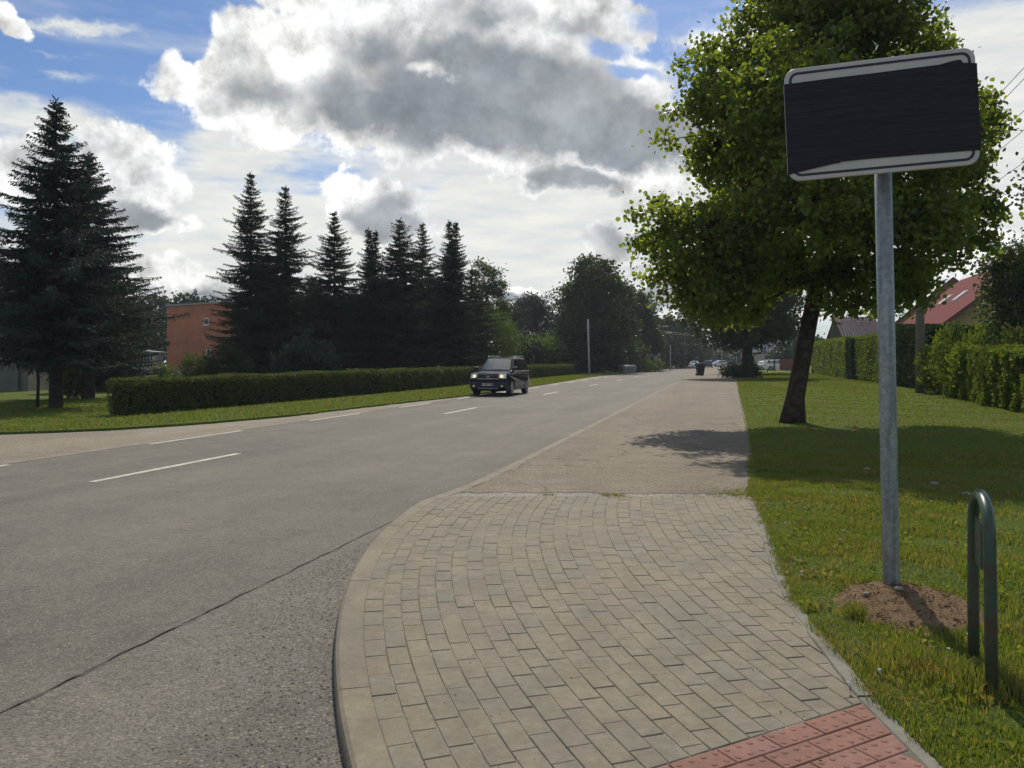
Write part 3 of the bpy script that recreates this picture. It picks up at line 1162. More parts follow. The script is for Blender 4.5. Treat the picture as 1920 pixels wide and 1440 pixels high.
pts = []
while len(pts) < 330:
    D_ = RNG.uniform(2.8, 8.6)
    x_ = RNG.uniform(-1.0, 2.6)
    if course_x(0, D_) < x_ < ein(D_):
        pts.append((x_, D_, 0.001))
pebbles('grit', pts, RNG.uniform(.0015, .006, len(pts)) * RNG.uniform(.4, 1.3, len(pts)), M_grit, label='dark grit scattered on the grey pavers')
pts = []
while len(pts) < 4200:
    D_ = RNG.uniform(2.6, 7.5)
    off = abs(RNG.normal(0, .38))
    x_ = course_x(0, D_) - 0.16 - off
    if x_ > -3.1 + 0.2635 * D_ + 0.03:
        pts.append((x_, D_, ROAD_Z + 0.001))
pebbles('loose_gravel', pts, np.clip(RNG.lognormal(-5.35, .35, len(pts)), .0025, .009), simple('gravel_stone', (0.27, 0.24, 0.19), 0.85, var=0.5, scale=18), label='loose gravel lying on worn asphalt along the curved kerb', flat=.38)

# ================================================================== FOLIAGE HELPERS


def unit(v):
    return v / (np.linalg.norm(v, axis=-1, keepdims=True) + 1e-9)


def leaves_mesh(name, P_, size, mat, parent=None, ddir=None, narrow=0.7, fold=True, droop=0.3, axis=None):
    """one small folded blade per point"""
    P_ = np.asarray(P_, np.float32)
    n = len(P_)
    size = np.broadcast_to(np.asarray(size, np.float32), (n,))[:, None]
    A = unit(RNG.normal(size=(n, 3))) if axis is None else unit(np.asarray(axis) + RNG.normal(0, .25, (n, 3)))
    if axis is None:
        A[:, 2] -= droop
        A = unit(A)
    B = unit(np.cross(A, unit(RNG.normal(size=(n, 3)))))
    N = np.cross(A, B)
    if fold:
        V = np.stack([P_, P_ + (A * .38 + B * narrow * .5 + N * .12) * size, P_ + (A * .8 + B * narrow * .34 + N * .08) * size, P_ + A * size * 1.05,
                      P_ + (A * .8 - B * narrow * .34 + N * .08) * size, P_ + (A * .38 - B * narrow * .5 + N * .12) * size], 1)
        Fq = np.array([(0, 1, 2, 3), (0, 3, 4, 5)])
        k = 6
    else:
        V = np.stack([P_, P_ + (A * .5 + B * narrow * .5) * size, P_ + A * size, P_ + (A * .5 - B * narrow * .5) * size], 1)
        Fq = np.array([(0, 1, 2, 3)])
        k = 4
    Fa = (Fq[None] + k * np.arange(n)[:, None, None]).reshape(-1, 4)
    return big_mesh(name, V.reshape(-1, 3), Fa, mat, parent)


def branch_path(a, b, sag=0.1, n=5, wob=0.05):
    a, b = np.array(a), np.array(b)
    L = np.linalg.norm(b - a)
    res = []
    w = RNG.normal(0, wob * L, (n, 3))
    for k in range(n):
        f = k / (n - 1)
        p = a + (b - a) * f
        p = p + w[k] * math.sin(PI * f)
        p[2] += sag * L * math.sin(PI * f)
        res.append(tuple(p))
    return res


def broad_tree(name, label, cat, base, trunk, lobes, nleaf, lsize, mat, tr=0.2, csize=0.35, group=None, narrow=0.75, twigs=14, fold=True, shell=0.45, bark=None, percl=42, lowest=1):
    """trunk: list of (x,y,z) from base up; lobes: (x,y,z,rx,ry,rz) in world metres"""
    root = thing(name, label, cat, base, 0, group)
    b0 = np.array(base)
    mb = MB()
    tp = [tuple(np.array(p) - b0) for p in trunk]
    n = len(tp)
    rad = [tr * (1.45 if k == 0 else 1.0) * (1 - 0.45 * k / (n - 1)) for k in range(n)]
    tp[0] = (tp[0][0], tp[0][1], -0.1)
    mb.tube(tp, rad, 12)
    top = np.array(tp[-1])
    vols = np.array([(l[3] * l[4] * l[5]) ** 0.75 for l in lobes])
    vols /= vols.sum()
    allp, alls = [], []
    for l, v in zip(lobes, vols):
        c = np.array(l[:3]) - b0
        r = np.array(l[3:6])
        # fork from the nearest lower trunk point
        cand = [np.array(p) for p in tp[min(lowest, n - 1):]]
        src = min(cand, key=lambda p: np.linalg.norm(p - c) + (3 if p[2] > c[2] else 0))
        mb.tube(branch_path(src, c, 0.05, 5), list(np.linspace(tr * .42, tr * .13, 5) * min(1.0, .12 + float(r.max()) / (.7 + 2 * tr))), 6, False)
        ncl = max(4, int(nleaf * v / percl))
        q = unit(RNG.normal(size=(ncl, 3)))
        rr = (shell + (1 - shell) * RNG.random(ncl) ** 0.6)[:, None]
        cl = c + q * rr * r * (1 + RNG.normal(0, .09, (ncl, 1)))
        for k in range(min(twigs, ncl)):
            mb.tube(branch_path(c, cl[k], 0.06, 4, .06), list(np.linspace(tr * .10, tr * .025, 4)), 4, False)
        nl = max(8, int(nleaf * v / ncl))
        off = RNG.normal(0, 1, (ncl, nl, 3)) * np.array([csize, csize, csize * .7]) * RNG.uniform(.55, 1.2, (ncl, 1, 1))
        pts_ = (cl[:, None, :] + off).reshape(-1, 3)
        allp.append(pts_)
        alls.append(np.full(len(pts_), lsize) * RNG.uniform(.65, 1.25, len(pts_)))
    mb.build('trunk', bark or M_bark, root)
    cr = leaves_mesh('crown', np.concatenate(allp), np.concatenate(alls), mat, root, narrow=narrow, fold=fold)
    return root


def px_lobes(lst, D, depth=1.0, dj=0.6):
    """lobes listed by where they are seen at distance D; depth radius like the width"""
    k = D / F_PX
    res = []
    for l in lst:
        (u, v, ru, rv) = l[:4]
        off = l[4] if len(l) > 4 else RNG.uniform(-dj, dj)
        Dd = D + off
        x_, y_, z_ = wp(u, v, Dd)
        res.append((x_, y_, z_, ru * k, max(ru, rv) * k * depth, rv * k))
    return res


def spruce(name, label, base, H, R, mat, seed=0, z0=0.9, dens=1.0, tips=1, group=None, rough_=0.18, tw=1.0, shape=0.85, lean=(0, 0), tr=0.16, cap=9.0):
    rng = np.random.default_rng(seed + 100)
    root = thing(name, label, 'spruce tree', base, 0, group)
    mb = MB()
    P_, A_, S_ = [], [], []
    tops = [(0, 0, H)] if tips == 1 else [(-0.22, 0, H), (0.26, 0.1, H * 0.985)]
    mb.tube([(0, 0, -0.1), (0, 0, H * .3), (lean[0] * .6, 0, H * .62)], [tr * 1.35, tr * .8, tr * .5], 8, False)
    for (tx, ty, th) in tops:
        mb.tube([(0, 0, H * .55), (tx * .8 + lean[0] * .6, ty, H * .7), (tx + lean[0], ty, th)], [tr * .5, tr * .3, 0.012], 6, False)
        for i in range(10):
            P_.append(np.array([[tx + lean[0], ty, th - 0.06 * i]]))
            A_.append(np.array([[rng.normal(0, .5), rng.normal(0, .5), 1.0]]))
            S_.append([.22])
    z = z0
    fac = rng.normal(1, rough_, 400)
    wi = 0
    while z < H - 0.12:
        f = z / H
        for (tx, ty, th) in tops:
            if tips > 1 and f < .55 and tx != tops[0][0]:
                continue
            m = int(rng.integers(6, 9) if f < .85 else 5)
            ph = rng.uniform(0, 6.28)
            wf = rng.uniform(.82, 1.16)
            for k in range(m):
                wi += 1
                L = R * (max(0.0, 1 - z / th) ** shape) * (1.0 if f > .12 else .8 + f) * fac[wi % 400] * wf + 0.10
                L = min(L, cap * wf * (.8 + .25 * fac[(wi * 7) % 400]))
                if tips > 1 and f >= .55:
                    L *= .75
                if rng.random() < .06:
                    L *= rng.uniform(.3, .7)
                th_ = ph + 2 * PI * k / m + rng.normal(0, .15)
                dx, dy = math.cos(th_), math.sin(th_)
                zz = z + rng.uniform(-.12, .12)
                n = max(5, int(L / (0.075 if L < 2.5 else .09)))
                u = np.linspace(0.08, 1, n)
                # young branches rise, old ones hang and turn up at the end
                rise = (0.55 * max(0, f - .55) - 0.42 * (1 - f) * .9)
                hz = L * (rise * u + 0.22 * (1 - f * .5) * u ** 3)
                cx = (tx + lean[0]) * max(0, (f - .5) * 2) if f > .5 else 0
                bx = cx + dx * L * u
                by = ty * max(0, (f - .5) * 2) + dy * L * u
                bz = zz + hz
                B_ = np.stack([bx, by, bz], 1)
                side = np.array([-dy, dx, 0.0])
                bd = unit(np.gradient(B_, axis=0))
                # twigs both sides + hanging
                nt = max(1, int(round(3 * dens)))
                for q in range(nt):
                    sgn = (-1, 1, 0)[q % 3]
                    tl = (0.11 + 0.34 * L ** .7 * (1 - u) * np.minimum(1, u * 4) * (.55 if sgn == 0 else .8)) * rng.uniform(.6, 1.25, n)
                    ax = bd * .75 + side * sgn * .9 + np.array([0, 0, -.22 if sgn else -1.1])
                    ax = unit(ax + rng.normal(0, .18, (n, 3)))
                    # along each twig put two or three small tufts
                    for j in range(2 if L > .6 else 1):
                        fr = j * .5
                        P_.append(B_ + ax * (tl * fr)[:, None])
                        A_.append(ax + np.array([0, 0, -.12 * j]) + rng.normal(0, .2, (n, 3)))
                        S_.append(np.maximum(tl * (.62 if L > .6 else 1), .10))
                mb.tube([tuple(B_[0] * np.array([.2, .2, 1])), tuple(B_[n // 2]), tuple(B_[-1])], [0.022 + .006 * L, .012, .004], 3, False)
        z += 0.30 * (1 - .45 * f) / max(.6, dens ** .5)
    P_ = np.concatenate(P_).astype(np.float32)
    A_ = unit(np.concatenate(A_))
    S_ = np.concatenate([np.asarray(s_, float) for s_ in S_])
    n = len(P_)
    W = unit(np.cross(A_, unit(RNG.normal(size=(n, 3)))))
    wd = (0.030 + 0.16 * S_)[:, None] * tw * .8
    Sz = S_[:, None]
    V = np.stack([P_ - W * wd * .25, P_ + A_ * Sz * .45 - W * wd * .5, P_ + A_ * Sz, P_ + A_ * Sz * .45 + W * wd * .5], 1)
    Fa = (np.array([[0, 1, 2, 3]])[None] + 4 * np.arange(n)[:, None, None]).reshape(-1, 4)
    mb.build('trunk', M_bark_s, root)
    big_mesh('crown', V.reshape(-1, 3), Fa, mat, root)
    return root


def hedge_run(name, label, cat, s0, s1, tf0, tf1, width, h0, h1, mat, size, dens, seed=0, group=None, lump=0.05, group_=None, coremat=None, toplump=0.0):
    """clipped hedge in the road frame; tf = t of its face towards the road, it reaches away from the road"""
    rng = np.random.default_rng(seed)
    root = thing(name, label, cat, rd(s0, tf0, 0), 0, group)
    b0 = np.array(rd(s0, tf0, 0))
    sgn = -1 if tf0 < 0 else 1
    L = s1 - s0
    dim = lambda s: (tf0 + (tf1 - tf0) * (s - s0) / L, h0 + (h1 - h0) * (s - s0) / L)
    pts_ = []
    nn = int(L * 1.0)
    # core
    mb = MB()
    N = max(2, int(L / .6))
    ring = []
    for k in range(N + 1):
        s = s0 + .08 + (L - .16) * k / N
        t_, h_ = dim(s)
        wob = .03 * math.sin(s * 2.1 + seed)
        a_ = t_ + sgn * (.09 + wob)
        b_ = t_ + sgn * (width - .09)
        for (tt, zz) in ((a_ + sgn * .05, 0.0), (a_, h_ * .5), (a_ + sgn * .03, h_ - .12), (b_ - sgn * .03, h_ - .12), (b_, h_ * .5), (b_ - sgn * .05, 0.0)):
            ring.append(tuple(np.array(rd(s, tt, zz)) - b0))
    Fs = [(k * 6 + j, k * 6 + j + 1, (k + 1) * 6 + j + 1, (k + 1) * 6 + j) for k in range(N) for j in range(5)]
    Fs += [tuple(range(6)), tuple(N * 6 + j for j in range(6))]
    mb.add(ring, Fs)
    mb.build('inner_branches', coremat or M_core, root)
    # shell of leaves
    faces = (('front', L * (h0 + h1) / 2), ('top', L * width), ('end0', width * h0), ('end1', width * h1), ('back', L * (h0 + h1) / 4))
    for nm, area in faces:
        n = int(area * dens)
        if n < 1:
            continue
        a_ = rng.random(n)
        b_ = rng.random(n)
        jit = np.abs(rng.normal(0, .045, n)) - .02
        if nm in ('front', 'back'):
            s = s0 + a_ * L
            t_ = tf0 + (tf1 - tf0) * a_
            h_ = h0 + (h1 - h0) * a_
            z_ = b_ * h_
            bulge = lump * (.5 * np.sin(s * 1.1 + seed + z_) + .4 * np.sin(s * 2.7 + 2 * z_ + seed) * np.cos(z_ * 2.3 + s) + .3 * np.sin(s * 6.3 + 3 * np.sin(z_ * 3))) + .05 * np.maximum(0, (z_ / h_ - .85) * 5) + .07 * np.maximum(0, .12 - z_ / h_) * 8
            tt = t_ + sgn * (jit + bulge) if nm == 'front' else t_ + sgn * (width - jit)
        elif nm == 'top':
            s = s0 + a_ * L
            t_ = tf0 + (tf1 - tf0) * a_
            tt = t_ + sgn * (b_ * width)
            z_ = h0 + (h1 - h0) * a_ - jit + lump * .6 * np.sin(s * 1.3 + seed) + .02 * np.sin(s * 5) + toplump * np.sin(s * .7 + 2 * seed) * np.sin(tt * 2)
            z_ = z_ - .25 * np.maximum(0, np.abs(b_ - .5) - .42)
        else:
            s = np.full(n, s0) + jit if nm == 'end0' else np.full(n, s1) - jit
            tt = (tf0 if nm == 'end0' else tf1) + sgn * a_ * width
            z_ = b_ * (h0 if nm == 'end0' else h1)
            s = s + lump * np.sin(z_ * 4 + tt * 3) * (1 if nm == 'end0' else -1)
        x_ = s * SA + tt * CA
        y_ = s * CA - tt * SA
        pts_.append(np.stack([x_, y_, z_], 1) - b0)
    # stray shoots on top
    pts_ = np.concatenate(pts_)
    leaves_mesh('leaves', pts_, size * rng.uniform(.6, 1.4, len(pts_)), mat, root, fold=False, narrow=.62, droop=-0.1)
    return root


def shrub(name, label, cat, base, rx, ry, h, n, size, mat, group=None, nstem=6, fold=False, spiky=0.0):
    root = thing(name, label, cat, base, 0, group)
    mb = MB()
    tips_ = []
    for k in range(nstem):
        a_ = 2 * PI * k / nstem + RNG.normal(0, .3)
        r = RNG.uniform(.3, .75)
        e = (math.cos(a_) * rx * r, math.sin(a_) * ry * r, h * RNG.uniform(.6, .85))
        tips_.append(e)
        mb.tube(branch_path((0, 0, 0), e, .12, 4, .03), [.03 * h ** .5, .02, .012, .006], 5, False)
    mb.build('stem', M_bark, root)
    ncl = max(6, n // 40)
    q = unit(RNG.normal(size=(ncl, 3)))
    rr = .5 + .5 * RNG.random(ncl) ** .6
    c = q * rr[:, None] * np.array([rx, ry, h * .5]) + np.array([0, 0, h * .5])
    c = c * (1 + RNG.normal(0, .08, (ncl, 1)))
    c[:, 2] += spiky * np.abs(RNG.normal(0, .3, ncl)) * h
    pts_ = (c[:, None, :] + RNG.normal(0, .13 * max(rx, .5), (ncl, 40, 3))).reshape(-1, 3)
    pts_[:, 2] = np.abs(pts_[:, 2])
    ax = None
    if spiky:
        ax = unit(np.repeat(c - np.array([0, 0, h * .2]), 40, 0)) + np.array([0, 0, .5])
    leaves_mesh('foliage', pts_, size * RNG.uniform(.6, 1.3, len(pts_)), mat, root, fold=fold, axis=ax)
    return root


# ================================================================== THE LARGE TREE BY THE SIDEWALK
TD = 18.7
LOB = [(1560, 70, 150, 100, 0), (1500, -20, 120, 80, .8), (1650, 10, 100, 80, -.8), (1570, -70, 120, 80, 0), (1400, 110, 85, 85, .5), (1330, 170, 62, 70, -.6),
       (1345, 270, 75, 75, .5), (1480, 200, 130, 120, -1.8), (1450, 260, 120, 110, 1.7), (1620, 200, 130, 130, 1.6), (1720, 130, 75, 80, -.4), (1730, 250, 110, 110, -1),
       (1815, 230, 60, 70, .4), (1780, 340, 80, 60, .8), (1272, 410, 55, 42, -.4), (1235, 455, 45, 34, .2), (1330, 440, 80, 70, -1), (1400, 370, 100, 95, 1.6), (1500, 400, 130, 100, -1.9),
       (1600, 400, 130, 100, 1.8), (1700, 430, 110, 80, -1.2), (1830, 395, 50, 30, .2), (1795, 440, 60, 42, .6), (1300, 510, 75, 45, .5), (1385, 520, 85, 60, -.8), (1440, 500, 90, 70, .9),
       (1610, 515, 100, 55, -.6), (1700, 520, 75, 48, .8), (1720, 555, 42, 22, -.8), (1590, 575, 48, 20, -1.2), (1660, 570, 40, 22, 1.0), (1840, 290, 32, 26, .8), (1265, 500, 40, 22, 0), (1196, 402, 20, 14, .2), (1187, 452, 16, 16, -.3), (1228, 378, 22, 14, .5), (1246, 262, 20, 18, .3), (1262, 205, 18, 14, -.4), (1290, 118, 22, 18, .4), (1322, 80, 20, 14, -.2), (1212, 522, 20, 14, .3), (1238, 548, 18, 10, -.3), (1290, 556, 46, 24, .4), (1335, 582, 56, 24, -.5), (1400, 590, 50, 20, .6), (1874, 235, 18, 16, .2), (1868, 372, 24, 14, -.5), (1880, 400, 14, 10, .4), (1752, 52, 22, 18, .3), (1770, 92, 16, 14, -.3), (1395, 20, 28, 26, .4), (1845, 455, 26, 18, .3), (1545, 565, 30, 14, 1.2)]
lobes = px_lobes(LOB, TD, 0.95)
trunk = [wp(1485, 795, TD), wp(1491, 745, TD), wp(1503, 680, TD), wp(1518, 600, TD), wp(1536, 520, TD), wp(1552, 430, TD), wp(1563, 300, TD + .1), wp(1572, 150, TD)]
trunk[0] = (trunk[0][0], trunk[0][1], 0.0)
big_tree = broad_tree('lime_tree', 'large leaning green tree with dark trunk on the lawn beside the sidewalk', 'tree', trunk[0], trunk, lobes, 96000, 0.112, M_maple, tr=0.23, csize=0.175, twigs=34, narrow=.95, percl=30, shell=.25, lowest=4)

# second and further trees of the row along the sidewalk
t2 = gp(1402, 709)
LB2 = [(1370, 540, 95, 70), (1450, 600, 55, 45), (1310, 560, 50, 36), (1400, 560, 95, 60), (1330, 570, 55, 38), (1450, 580, 60, 40), (1360, 615, 60, 34), (1420, 620, 70, 34), (1300, 595, 26, 18), (1475, 610, 32, 26), (1390, 500, 90, 60), (1385, 645, 42, 15), (1440, 540, 60, 60), (1340, 520, 50, 50)]
broad_tree('lime_tree', 'second sidewalk tree with bushy shoots at its foot, seen left of the leaning trunk', 'tree', t2,
           [t2, (t2[0], t2[1], 2.5), (t2[0] - .2, t2[1], 5), (t2[0], t2[1], 8)], px_lobes(LB2, t2[1], .9), 30000, .27, M_decid, tr=.42, csize=.5, fold=False, group='trees along the sidewalk')
t3 = (t2[0] + 6.0, t2[1] + 21, 0)
broad_tree('lime_tree', 'tree trunk behind the second tree of the sidewalk row', 'tree', t3,
           [t3, (t3[0], t3[1], 2.5), (t3[0], t3[1], 5), (t3[0], t3[1], 8)], px_lobes([(1420, 600, 65, 36), (1370, 610, 45, 30), (1455, 615, 40, 26), (1410, 560, 60, 50)], t3[1], .9), 14000, .35, M_decid, tr=.4, csize=.6, fold=False, group='trees along the sidewalk')
shrub('root_shoots', 'dense dark green shoots round the foot of the second sidewalk tree', 'bush', (t2[0] - .2, t2[1] + 1.0, 0), 1.6, 1.4, 1.1, 3600, .2, M_thuja)

# trees beyond the right hedge, at the right edge
tx = (17.0, 27.5, 0)
broad_tree('garden_tree', 'bushy dark green tree behind the low hedge at the right edge', 'tree', tx, [tx, (17, 27.5, 1.5), (17.1, 27.5, 3)],
           px_lobes([(1900, 520, 55, 60), (1885, 590, 40, 55), (1935, 590, 55, 70), (1945, 480, 45, 50), (1895, 650, 45, 35), (1895, 465, 20, 28), (1862, 500, 26, 30), (1960, 560, 70, 90), (1940, 660, 60, 40)], 27.5), 17000, .13, M_decid, tr=.16, csize=.24, fold=False)
tx = (15.6, 19.0, 0)
broad_tree('garden_tree', 'tree mostly outside the frame with one leafy branch tip at the upper right', 'tree', tx, [tx, (15.8, 19, 2.5), (15.9, 19, 5.5)],
           px_lobes([(2010, 330, 62, 70), (2080, 250, 90, 90), (1945, 345, 26, 20), (1938, 300, 14, 12), (2080, 420, 80, 70)], 19.0, dj=.2), 6000, .11, M_decid, tr=.15, csize=.22)

# ================================================================== SPRUCES ON THE LEFT
SG = 'dark spruces behind the left hedge'


def base_at(u, D):
    return ((u - 960) / F_PX * D, D, 0.0)


def top_h(v, D):
    return EYE + (HORIZ - v) / F_PX * D


spruce('spruce', 'tallest nearest blue-grey spruce on the lawn at the far left', gp(105, 765), top_h(187, 24.9), 4.2, M_spruce_b, 1, z0=1.8, dens=1.7, shape=1.02, tr=.165, tw=1.0, cap=2.95, rough_=.24)
spruce('spruce', 'broad spruce growing right behind the tallest blue-grey one', base_at(165, 31.0), top_h(288, 31), 3.9, M_spruce_b, 2, z0=1.9, dens=1.6, shape=.95, tr=.2, tw=1.1, cap=2.6, rough_=.24)
spruce('spruce', 'lower spruce cut by the left edge of the photo', base_at(-60, 29), 6.6, 3.0, M_spruce, 3, z0=2.2, dens=1.4, shape=.6, tw=1.2)
for (u, v, D, R, tp, sd, lab, sh) in [
        (470, 325, 45, 2.5, 1, 4, 'tallest spruce of the row, first beside the red brick building', .85),
        (535, 350, 47, 2.7, 1, 5, 'second spruce of the row, slightly shorter than its left neighbour', .85),
        (627, 398, 48, 2.5, 1, 6, 'slim spruce standing free between gaps of sky, third in the row', .8),
        (697, 430, 51, 2.3, 2, 7, 'spruce with a narrow forked top, fourth in the row', .8),
        (750, 410, 50, 2.9, 1, 8, 'bushy wide spruce in the middle right of the row', .72),
        (792, 420, 56, 2.5, 1, 9, 'spruce half hidden between the bushy one and the double topped one', .8),
        (848, 413, 54, 2.7, 2, 10, 'double topped spruce with bare stems near the right end of the row', .8),
        (885, 500, 60, 2.6, 1, 12, 'short spruce at the right end of the row', .8)]:
    spruce('spruce', lab, base_at(u, D), top_h(v, D), R * 1.2, M_spruce, sd, z0=.5, dens=1.2, tips=tp, group=SG, shape=sh + .1, tw=1.2, rough_=.36, cap=R * .92)
# understorey spruces closing the row
for (u, v, D, R, sd, lab) in [(500, 480, 50, 2.8, 21, 'low dark spruce filling the gap behind the first two of the row'), (585, 520, 51, 2.4, 22, 'low spruce right of the second tall one'),
                              (665, 540, 53, 2.2, 23, 'low spruce in front of the forked one'), (720, 520, 54, 2.6, 24, 'low spruce between forked and bushy spruces'),
                              (820, 520, 56, 2.8, 25, 'low spruce under the double topped one')]:
    spruce('spruce', lab, base_at(u, D), top_h(v, D), R * 1.2, M_spruce, sd, z0=.2, dens=1.1, group=SG, shape=.55, tw=2.0)

spruce('spruce', 'small low spruce behind the two big ones, near the hedge end', base_at(212, 39), top_h(548, 39), 2.3, M_spruce_b, 41, z0=.15, dens=1.5, shape=.6, tw=1.4)
shrub('bush', 'dark bush against the grey building, left of the second big trunk', 'bush', base_at(128, 35.5), .9, .6, 1.9, 3000, .11, M_decid)
shrub('bush', 'dark bush behind the second big spruce trunk at the left', 'bush', base_at(182, 44), 1.5, .9, 2.6, 3600, .14, M_decid)
# thin stake-like stem beside the big spruce
mb = MB()
b = gp(70, 764)
mb.tube([(0, 0, -.05), (.03, 0, .8), (-.02, 0, 1.7), (.05, 0, 2.6)], [.055, .045, .04, .02], 7)
for k in range(9):
    z = .9 + k * .18
    a_ = RNG.uniform(0, 6.28)
    mb.tube([(0, 0, z), (math.cos(a_) * .35, math.sin(a_) * .35, z + .25)], [.012, .004], 4, False)
tag(mb.build('thin_trunk', M_bark_s, loc=b), 'thin dead dark trunk left of the big spruce', 'tree')

# ================================================================== HEDGES LEFT
hedge_run('clipped_hedge', 'long low clipped hedge along the left verge, near half', 'hedge', 18.15, 31.5, -15.53, -15.0, .75, .95, 1.03, M_hedge, .062, 1500, 3, group='low clipped hedge at the left')
hedge_run('clipped_hedge', 'long low clipped hedge along the left verge, behind the dark car', 'hedge', 31.62, 84, -15.02, -15.2, .95, 1.02, 1.05, M_hedge, .10, 480, 4, group='low clipped hedge at the left')
hedge_run('clipped_hedge', 'short darker hedge beyond the white pole at the left', 'hedge', 86, 112, -15.8, -16.2, 1.6, 1.3, 1.5, M_thuja, .18, 160, 5)

# bushes behind the hedge
shrub('bush', 'round green bush against the red brick wall, left of the darker one', 'bush', base_at(372, 44), 1.05, 1.0, 1.9, 5200, .11, M_hedge)
shrub('bush', 'taller dark bush at the right part of the red brick wall', 'bush', base_at(432, 43), 1.25, 1.1, 2.3, 5200, .11, M_decid)
shrub('bush', 'small bush just behind the near end of the left hedge', 'bush', base_at(308, 46), .8, .7, 1.25, 2400, .1, M_willow)
shrub('mountain_pine', 'wide feathery green pine bush in front of the spruces', 'bush', base_at(572, 38), 1.35, 1.2, 1.95, 6500, .2, M_spruce_b, spiky=.35)
shrub('bush', 'small light bush under the double topped spruce', 'bush', base_at(830, 46), .45, .4, 1.15, 900, .09, M_willow)
shrub('bush', 'small dark bush between the trunks of the two big spruces', 'bush', base_at(128, 31), .65, .6, 1.2, 1500, .1, M_hedge)
w0 = base_at(925, 64)
broad_tree('willow', 'light green rounded willow-like tree right of the spruces, behind the car', 'tree', w0, [w0, (w0[0], w0[1], .8), (w0[0], w0[1], 2)],
           px_lobes([(920, 620, 46, 40), (895, 650, 28, 32), (955, 640, 28, 34), (925, 665, 45, 20), (905, 600, 26, 22), (940, 605, 24, 20)], 64), 12000, .15, M_willow, tr=.15, csize=.3, fold=False, narrow=.4)
b0_ = base_at(912, 76)
broad_tree('birch', 'loose airy birch top rising right of the spruces', 'tree', b0_, [b0_, (b0_[0], b0_[1], 3), (b0_[0], b0_[1], 8)],
           px_lobes([(905, 520, 22, 34), (932, 535, 18, 30), (915, 560, 34, 34), (900, 600, 30, 34), (940, 580, 14, 24)], 76), 8000, .2, M_decid, tr=.16, csize=.35, fold=False)
for (u, v, ru, rv, D, nl, lab, mt) in [
        (1000, 600, 58, 50, 120, 13000, 'dark round tree standing far behind the willow', M_pine),
        (955, 610, 40, 42, 115, 9000, 'dark tree left of the far round one', M_pine),
        (1010, 655, 50, 24, 92, 3500, 'light green low tree above the far hedge', M_willow),
        (1040, 645, 26, 30, 96, 2000, 'small green tree beside the big round lime', M_decid)]:
    bb = base_at(u, D)
    L = [(u, v, ru, rv)] + [(u + RNG.uniform(-.6, .6) * ru, v + RNG.uniform(-.5, .5) * rv, ru * .5, rv * .5) for _ in range(6)]
    broad_tree('tree', lab, 'tree', bb, [bb, (bb[0], bb[1], 1.2), (bb[0], bb[1], 3)], px_lobes(L, D), nl, .32, mt, tr=.2, csize=.55, fold=False, twigs=5)
bb = base_at(1112, 97)
broad_tree('tree', 'big domed dark green lime behind the white pole', 'tree', bb, [bb, (bb[0], bb[1], 2), (bb[0], bb[1], 6), (bb[0], bb[1], 10)],
           px_lobes([(1110, 530, 52, 50), (1085, 570, 42, 50), (1145, 575, 45, 52), (1110, 610, 66, 50), (1070, 620, 30, 44), (1105, 500, 30, 24), (1150, 630, 50, 45), (1080, 650, 44, 30), (1130, 520, 26, 28)], 97), 30000, .36, M_decid, tr=.35, csize=.55, fold=False, twigs=8)
bb = base_at(1186, 118)
broad_tree('tree', 'rounded tree behind the right side of the domed lime', 'tree', bb, [bb, (bb[0], bb[1], 2), (bb[0], bb[1], 6), (bb[0], bb[1], 9)],
           px_lobes([(1180, 580, 40, 38), (1200, 610, 28, 38), (1165, 560, 24, 24), (1190, 645, 40, 38), (1205, 575, 16, 18), (1225, 640, 18, 34)], 118), 18000, .42, M_decid, tr=.35, csize=.6, fold=False, twigs=6)
shrub('bush', 'greyish green bush behind the container by the road', 'bush', base_at(1178, 104), 2.6, 2, 4.6, 2600, .3, M_decid)
shrub('bush', 'low pale bush beside the far road signs', 'bush', base_at(1210, 108), 2.2, 1.5, 1.7, 1500, .25, M_willow)
# forest behind the brick building and along the road's far end
FG = 'trees of the wood in the distance'


def wood_tree(u, v, D, ru, lab, mt=None, pine=False):
    bb = base_at(u, D)
    k = D / F_PX
    mid = (v + 676) / 2
    rv = (676 - v) / 2
    L = [(u, v + rv * .55, ru * .8, rv * .5), (u + ru * .3, v + rv, ru * .8, rv * .55), (u - ru * .35, v + rv * 1.1, ru * .8, rv * .6), (u, v + rv * 1.6, ru, rv * .5), (u + RNG.uniform(-.3, .3) * ru, v + rv * .25, ru * .45, rv * .25)]
    h = top_h(v, D)
    broad_tree('tree', lab, 'tree', bb, [bb, (bb[0], bb[1], h * .3), (bb[0], bb[1], h * .7)], px_lobes(L, D), 4200, max(.3, D * .0042), mt or M_pine, tr=.22, csize=k * ru * .16 + .2, fold=False, group=FG, twigs=2)


